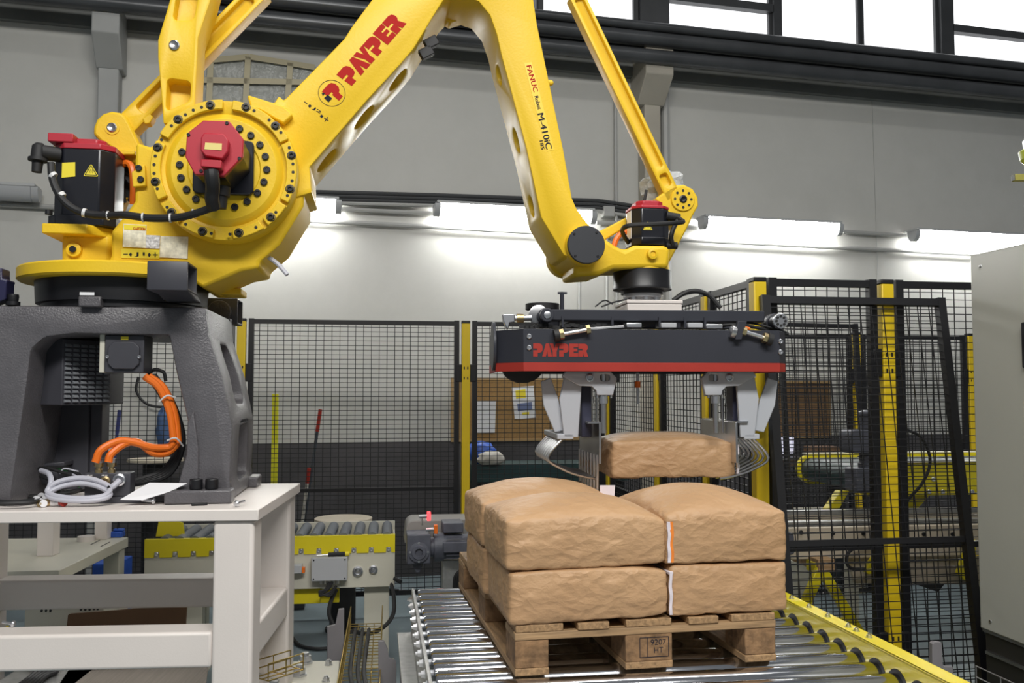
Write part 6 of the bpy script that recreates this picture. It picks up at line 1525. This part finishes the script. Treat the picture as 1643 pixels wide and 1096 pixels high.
# pale box and far laptop bench
xq = CF.pix(1283, 950, 5.3)
mb = MB(CF); a = CF.pix(1262, 905, 5.3); b = CF.pix(1304, 905, 5.3); bx_ = thing('storage_box', 'pale box standing behind the yellow trestle', 'box', CF, (xq.x, 5.35, 0))
MB(CF).box(a.x, b.x, 5.3, 5.55, 0, a.z).build('body', M_CREAM2, bx_, .004); MB(CF).box(a.x - .01, b.x + .01, 5.29, 5.56, a.z, a.z + .02).build('lid', M_CREAM2, bx_, .003)
DBN = 6.55
bn = thing('work_bench', 'dark bench under the laptop behind the side fence', 'bench', CF, (CF.pix(1290, 740, DBN).x, DBN + .15, 0))
a = CF.pix(1232, 738, DBN); b = CF.pix(1365, 738, DBN)
MB(CF).box(a.x, b.x, DBN, DBN + .3, a.z - .05, a.z).build('worktop', mat('bench_brown', (0.07, 0.045, 0.03), 0.6), bn, .004)
for x in (a.x + .03, b.x - .07): MB(CF).box(x, x + .05, DBN + .05, DBN + .25, 0, a.z - .05).build('leg', M_BLK, bn, .003)
MB(CF).box(a.x + .1, b.x - .1, DBN + .02, DBN + .28, a.z - .45, a.z - .40).build('shelf', M_CREAM2, bn, .003)
lp = thing('laptop', 'open laptop with bright screen on the far bench', 'laptop', CF, (CF.pix(1262, 735, DBN + .1).x, DBN + .1, a.z))
la, lb_ = CF.pix(1243, 700, DBN + .12), CF.pix(1283, 732, DBN + .12)
MB(CF).box(la.x, lb_.x, DBN + .05, DBN + .2, a.z, a.z + .012).build('keyboard', M_BLK, lp, .002)
MB(CF).box(la.x, lb_.x, DBN + .2, DBN + .21, a.z + .012, la.z).build('lid', M_BLK, lp, .002)
MB(CF).box(la.x + .008, lb_.x - .008, DBN + .1985, DBN + .1998, a.z + .03, la.z - .008).build('screen', mat('laptop_screen', (0.62, 0.62, 0.75), 0.3, emit=0.8), lp, smooth=0)
cxp = CF.pix(1320, 715, DBN + .1); mb = MB(CF); mb.box(cxp.x - .1, cxp.x + .12, DBN + .02, DBN + .22, a.z, a.z + .09); tag(mb.build('carton', M_CARD, bevel=.003), 'small brown carton beside the laptop', 'carton')
# ================================================================== behind the back fence, left and middle
DW = 6.62
tb_ = thing('long_bench', 'long dark teal bench behind the back fence', 'bench', CF, (CF.pix(850, 760, DW).x, DW + .2, 0))
M_TEAL = mat('dark_teal_enamel', (0.015, 0.045, 0.05), 0.4, 0, 0.2, 5)
a, b = CF.pix(756, 746, DW), CF.pix(1010, 746, DW)
MB(CF).box(a.x, b.x, DW, DW + .42, a.z - .13, a.z).build('worktop', M_TEAL, tb_, .005)
MB(CF).box(a.x + .02, b.x - .02, DW + .06, DW + .40, .25, a.z - .13).build('drawer_body', M_BLK, tb_, .004)
for z_ in (.45, .62): MB(CF).box(a.x + .02, b.x - .02, DW + .05, DW + .062, z_, z_ + .012).build('drawer_edge', M_DGREY, tb_, smooth=0)
for x in (a.x + .05, b.x - .1): MB(CF).box(x, x + .05, DW + .05, DW + .40, 0, .25).build('leg', M_BLK, tb_, .003)
bzt = a.z
def lump(fr, c, rx, ry, rz, seed, name, m, lab, cat, parent=None, sub=3, amp=.25):
    bm = bmesh.new(); bmesh.ops.create_icosphere(bm, subdivisions=sub, radius=1)
    for v in bm.verts:
        n_ = v.co.normalized(); k = 1 + amp * (noise.noise(n_ * 2.2 + Vector((seed, 0, 0))) + .5 * noise.noise(n_ * 5 + Vector((0, seed, 0))))
        v.co = Vector((n_.x * rx * k, n_.y * ry * k, max(n_.z * rz * k, -rz * .85)))
    mb = MB(fr); mb.add([Vector(c) + v.co for v in bm.verts], [[v.index for v in f.verts] for f in bm.faces]); bm.free()
    o = mb.build(name, m, parent, smooth=60 if amp < .3 else 40)
    if lab: tag(o, lab, cat)
    return o
p = CF.pix(772, 727, DW + .1); lump(CF, (p.x, DW + .12, bzt + .075), .11, .08, .09, 3, 'blue_sack', M_BLUE, 'crumpled blue sack on the teal bench', 'sack')
p = CF.pix(776, 738, DW + .05); lump(CF, (p.x + .05, DW - .0, bzt + .045), .10, .07, .055, 9, 'white_rag', mat('dirty_white_cloth', (0.5, 0.48, 0.44), 0.8), 'white rag beside the blue sack on the teal bench', 'rag')
mb = MB(CF); q1, q2 = CF.pix(762, 742, DW - .06), CF.pix(767, 778, DW - .06); mb.cyl(q1, q2, .008, n=8); 
# yellow wall guard and broom handles
yb = thing('guard_post', 'slim bright yellow post behind the back fence', 'post', CF, (CF.pix(442, 700, 6.45).x, 6.45, 0))
q = CF.pix(442, 632, 6.45); MB(CF).box(q.x - .021, q.x + .021, 6.43, 6.472, 0, q.z).build('tube', mat('lime_yellow_paint', (0.72, 0.70, 0.02), 0.4), yb, .004); MB(CF).box(q.x - .08, q.x + .08, 6.37, 6.53, 0, .01).build('foot_plate', M_BLK, yb, .002)
def broom(a, b, d, cols, lab):
    A, B = CF.pix(*a, d), CF.pix(*b, d)
    B2 = A + (B - A) * ((A.z - .08) / (A.z - B.z))
    root = thing('broom', lab, 'broom', CF, (B2.x, B2.y, 0))
    MB(CF).cyl(A, A.lerp(B2, .12), .013, n=8).build('grip', cols[0], root); MB(CF).cyl(A.lerp(B2, .12), B2, .011, n=8).build('handle', cols[1], root)
    MB(CF).box(B2.x - .08, B2.x + .08, B2.y - .02, B2.y + .02, 0.0, .09).build('brush_head', M_DGREY, root, .006)
broom((514, 657), (497, 775), 6.5, (M_REDS, mat('slate_handle', (0.06, 0.07, 0.085), .5)), 'broom with red grip and slate handle behind the back fence')
broom((496, 751), (485, 838), 6.45, (M_REDS, mat('white_handle', (0.55, 0.53, 0.48), .5)), 'shorter broom with white handle behind the back fence')
broom((192, 658), (186, 712), 6.5, (mat('blue_grip', (0.03, 0.04, 0.16), .5), mat('blue_grip', (0.03, 0.04, 0.16), .5)), 'dark blue broom handle seen through the pedestal')
# round spool tables
def spool(u, v, d, r, lab):
    p = CF.pix(u, v, d); root = thing('cable_spool', lab, 'spool', CF, (p.x, d, 0))
    MB(CF).lathe((p.x, d, p.z - .02), (p.x, d, 9), [(0, r), (.02, r)], 36).build('top_flange', M_FLG, root, .003)
    MB(CF).lathe((p.x, d, .02), (p.x, d, 9), [(0, r * .45), (p.z - .04, r * .45)], 24).build('core', M_BLKM, root)
    MB(CF).lathe((p.x, d, 0), (p.x, d, 9), [(0, r * .6), (.02, r * .6)], 36).build('base_flange', M_BLKM, root, .003)
M_FLG = mat('pale_plywood', (0.52, 0.46, 0.36), 0.6, 0, .1, 8)
spool(551, 831, 5.85, .18, 'pale round cable spool between the brooms and gear motor')
spool(250, 736, 6.75, .19, 'round pale spool top seen through the pedestal')
# blue jacket and hooks behind pedestal
lump(WF, (WF.pix(262, 690, -.12).x, -.13, WF.pix(262, 690, -.12).z), .05, .06, .17, 5, 'hanging_cloth', mat('faded_blue_cloth', (0.05, 0.10, 0.22), .8), 'blue cloth hanging behind the back fence', 'cloth')
mb = MB(WF); mb.tube_px([(222, 605, -.06), (219, 628, -.07), (235, 648, -.08), (262, 653, -.08), (275, 645, -.07)], .010); tag(mb.build('cable_loop', M_BLKM), 'black cable drooping on the wall behind the orange hoses', 'cable')
# plastic wrapped lump behind the wrist
pq = RF.pix(1064, 305, .16)
lump(RF, (pq.x, .16, pq.z), .085, .05, .085, 21, 'plastic_wrap', plastic_mat('clear_wrap', (0.55, 0.57, 0.58), .8), 'crumpled clear plastic wrap tucked behind the wrist link', 'plastic wrap', amp=.45)
# ================================================================== left: second stand, box and boards seen under the robot stand
EF = Frame(*(WORLD.pix(206, 862, 4.85)[0:2]), 0, 4.0)
ze = EF.pix(206, 862, 0).z
st2 = thing('side_stand', 'pale steel stand behind the robot stand with slotted top', 'stand', EF, (-.5, -.1, 0))
yn = EF.gnd(95, 915, ze).y
MB(EF).prism([(0, 0), (-1.1, 0), (-1.1, yn - .05), (EF.gnd(95, 915, ze).x, yn)], 'z', ze - .05, ze).build('top_plate', M_CREAM2, st2, .003)
for x, y in ((-.09, -.1), (-1.05, -.15), (EF.gnd(95, 915, ze).x - .5, yn + .12)): MB(EF).box(x, x + .08, y, y + .08, 0, ze - .05).build('leg', M_CREAM2, st2, .004)
for u0, u1, zb2 in ((58, 84, 893), (151, 171, 866)):
    a, b = EF.gnd(u0, zb2, ze), EF.gnd(u1, zb2, ze)
    if a.x > -1.5: MB(EF).box(a.x, b.x, a.y, a.y + (b.x - a.x), ze, ze + .5).build('upright', M_CREAM, st2, .004)
for u, v in ((152, 870), (168, 873)):
    a = EF.gnd(u - 6, v + 4, ze); b = EF.gnd(u + 8, v - 3, ze); MB(EF).bar((a.x, a.y, ze + .0008), (b.x, b.y, ze + .0008), .006, .0012).build('slot', M_SLOT, st2, smooth=0)
q = EF.gnd(188, 862, ze); cl = thing('blue_clamp', 'small blue clamp on the corner of the side stand', 'clamp', EF, (q.x, q.y, ze))
MB(EF).box(q.x - .035, q.x + .03, q.y - .02, q.y + .04, ze, ze + .03).build('jaw', M_BLUE, cl, .006); MB(EF).box(q.x - .02, q.x + .035, q.y - .01, q.y + .02, ze + .03, ze + .045).build('lever', M_BLUE, cl, .005)
MB(EF).cyl((q.x, q.y, ze + .04), (q.x + .005, q.y, ze + .09), .004, n=8).build('screw', M_BLK, cl)
q = EF.gnd(138, 868, ze); MBt = MB(EF).lathe((q.x, q.y, ze), (q.x, q.y, 9), [(0, .03), (0, .042), (.025, .042), (.025, .03)], 24); tag(MBt.build('tape_roll', M_CREAM), 'cream tape roll on the side stand', 'tape')
a, b = EF.pix(148, 905, .25), EF.pix(187, 935, .25); mb = MB(EF); mb.box(a.x, b.x, .25, .5, 0, a.z); tag(mb.build('blue_crate', M_BLUE, bevel=.006), 'blue crate under the side stand', 'crate')
# cream control box on the floor
ob = Frame(*(WORLD.pix(40, 1000, 3.95)[0:2]), 0, 4.0)
a, b = ob.pix(40, 962, 0), ob.pix(166, 1002, 0)
cbx = thing('floor_box', 'cream sheet metal box with hole rows under the stretcher', 'box', ob, ((a.x + b.x) / 2, .15, 0))
MB(ob).box(a.x, b.x, 0, .3, 0, a.z + .02).build('body', M_CREAM2, cbx, .004)
MB(ob).box(ob.pix(75, 965, 0).x, ob.pix(138, 965, 0).x, -.003, 0, ob.pix(75, 971, 0).z, ob.pix(75, 961, 0).z).build('window_strip', M_LGREY, cbx, smooth=0)
place(MB().cyl((0, 0, 0), (0, -.002, 0), .0055, n=10).mesh('hole'), M_SLOT, 'hole', cbx, [ob.pix(u, v, 0) for u, v in ((67, 980), (74, 980), (81, 980), (130, 978), (137, 978), (144, 978), (151, 977), (157, 977))], ob)
# cardboard sheets
a = TF.pix(110, 985, .98); b = TF.pix(300, 972, .98)
cdp = [(109, 987), (112, 985), (180, 980), (245, 974), (300, 968), (300, 1060), (109, 1060)]
mb = MB(TF); mb.prism(TF.poly(cdp, .98), 'y', .98, .99); zmin = min(z for _, z in TF.poly(cdp, .98))
for v in mb.v:
    if v.z < zmin + .05: v.z = 0.0; v.y -= .12
tag(mb.build('cardboard_sheet', M_CARD, smooth=0), 'brown cardboard sheet standing behind the front stretcher', 'cardboard')
M_CORR = mat('grey_corrugated_card', (0.22, 0.19, 0.16), 0.8, 0, .12, 4, aniso=(30, 1, 1))
mb = MB(TF); g_ = [TF.gnd(u, v, .46) for u, v in ((115, 1068), (335, 1060), (325, 1150), (60, 1150))]
mb.prism([(p.x, p.y) for p in g_], 'z', .45, .46)
cs = thing('carton', 'flattened grey carton on supports under the robot stand', 'carton', TF, (g_[0].x + .2, g_[0].y, 0))
mb.build('flap', M_CORR, cs, smooth=0)
MB(TF).prism([(g_[0].x + (p.x - g_[0].x) * .8 + .05, g_[0].y + (p.y - g_[0].y) * .8) for p in g_], 'z', 0, .449).build('body', M_CORR, cs, .004)
for i in range(5):
    mb = MB(TF); mb.tube([TF.gnd(u, v, .475) for u, v in ((40 + 9 * i, 1063), (60 + 8 * i, 1072 + i), (50 + 6 * i, 1085), (30 + 7 * i, 1100))], .008, 8)
    tag(mb.build('floor_lead', M_BLKM), ('first', 'second', 'third', 'fourth', 'fifth')[i] + ' dark cable from the left in the tangle under the stand', 'cable', 'tangled cables under the stand')
MB(TF).box(g_[3].x - .3, g_[0].x + .1, g_[0].y - .35, g_[0].y + .0, .435, .46).build('cable_shelf', M_GALV, cs, .003)
MB(TF).box(g_[3].x - .1, g_[3].x, g_[0].y - .3, g_[0].y - .2, 0, .435).build('shelf_leg', M_GALV, cs, .003)
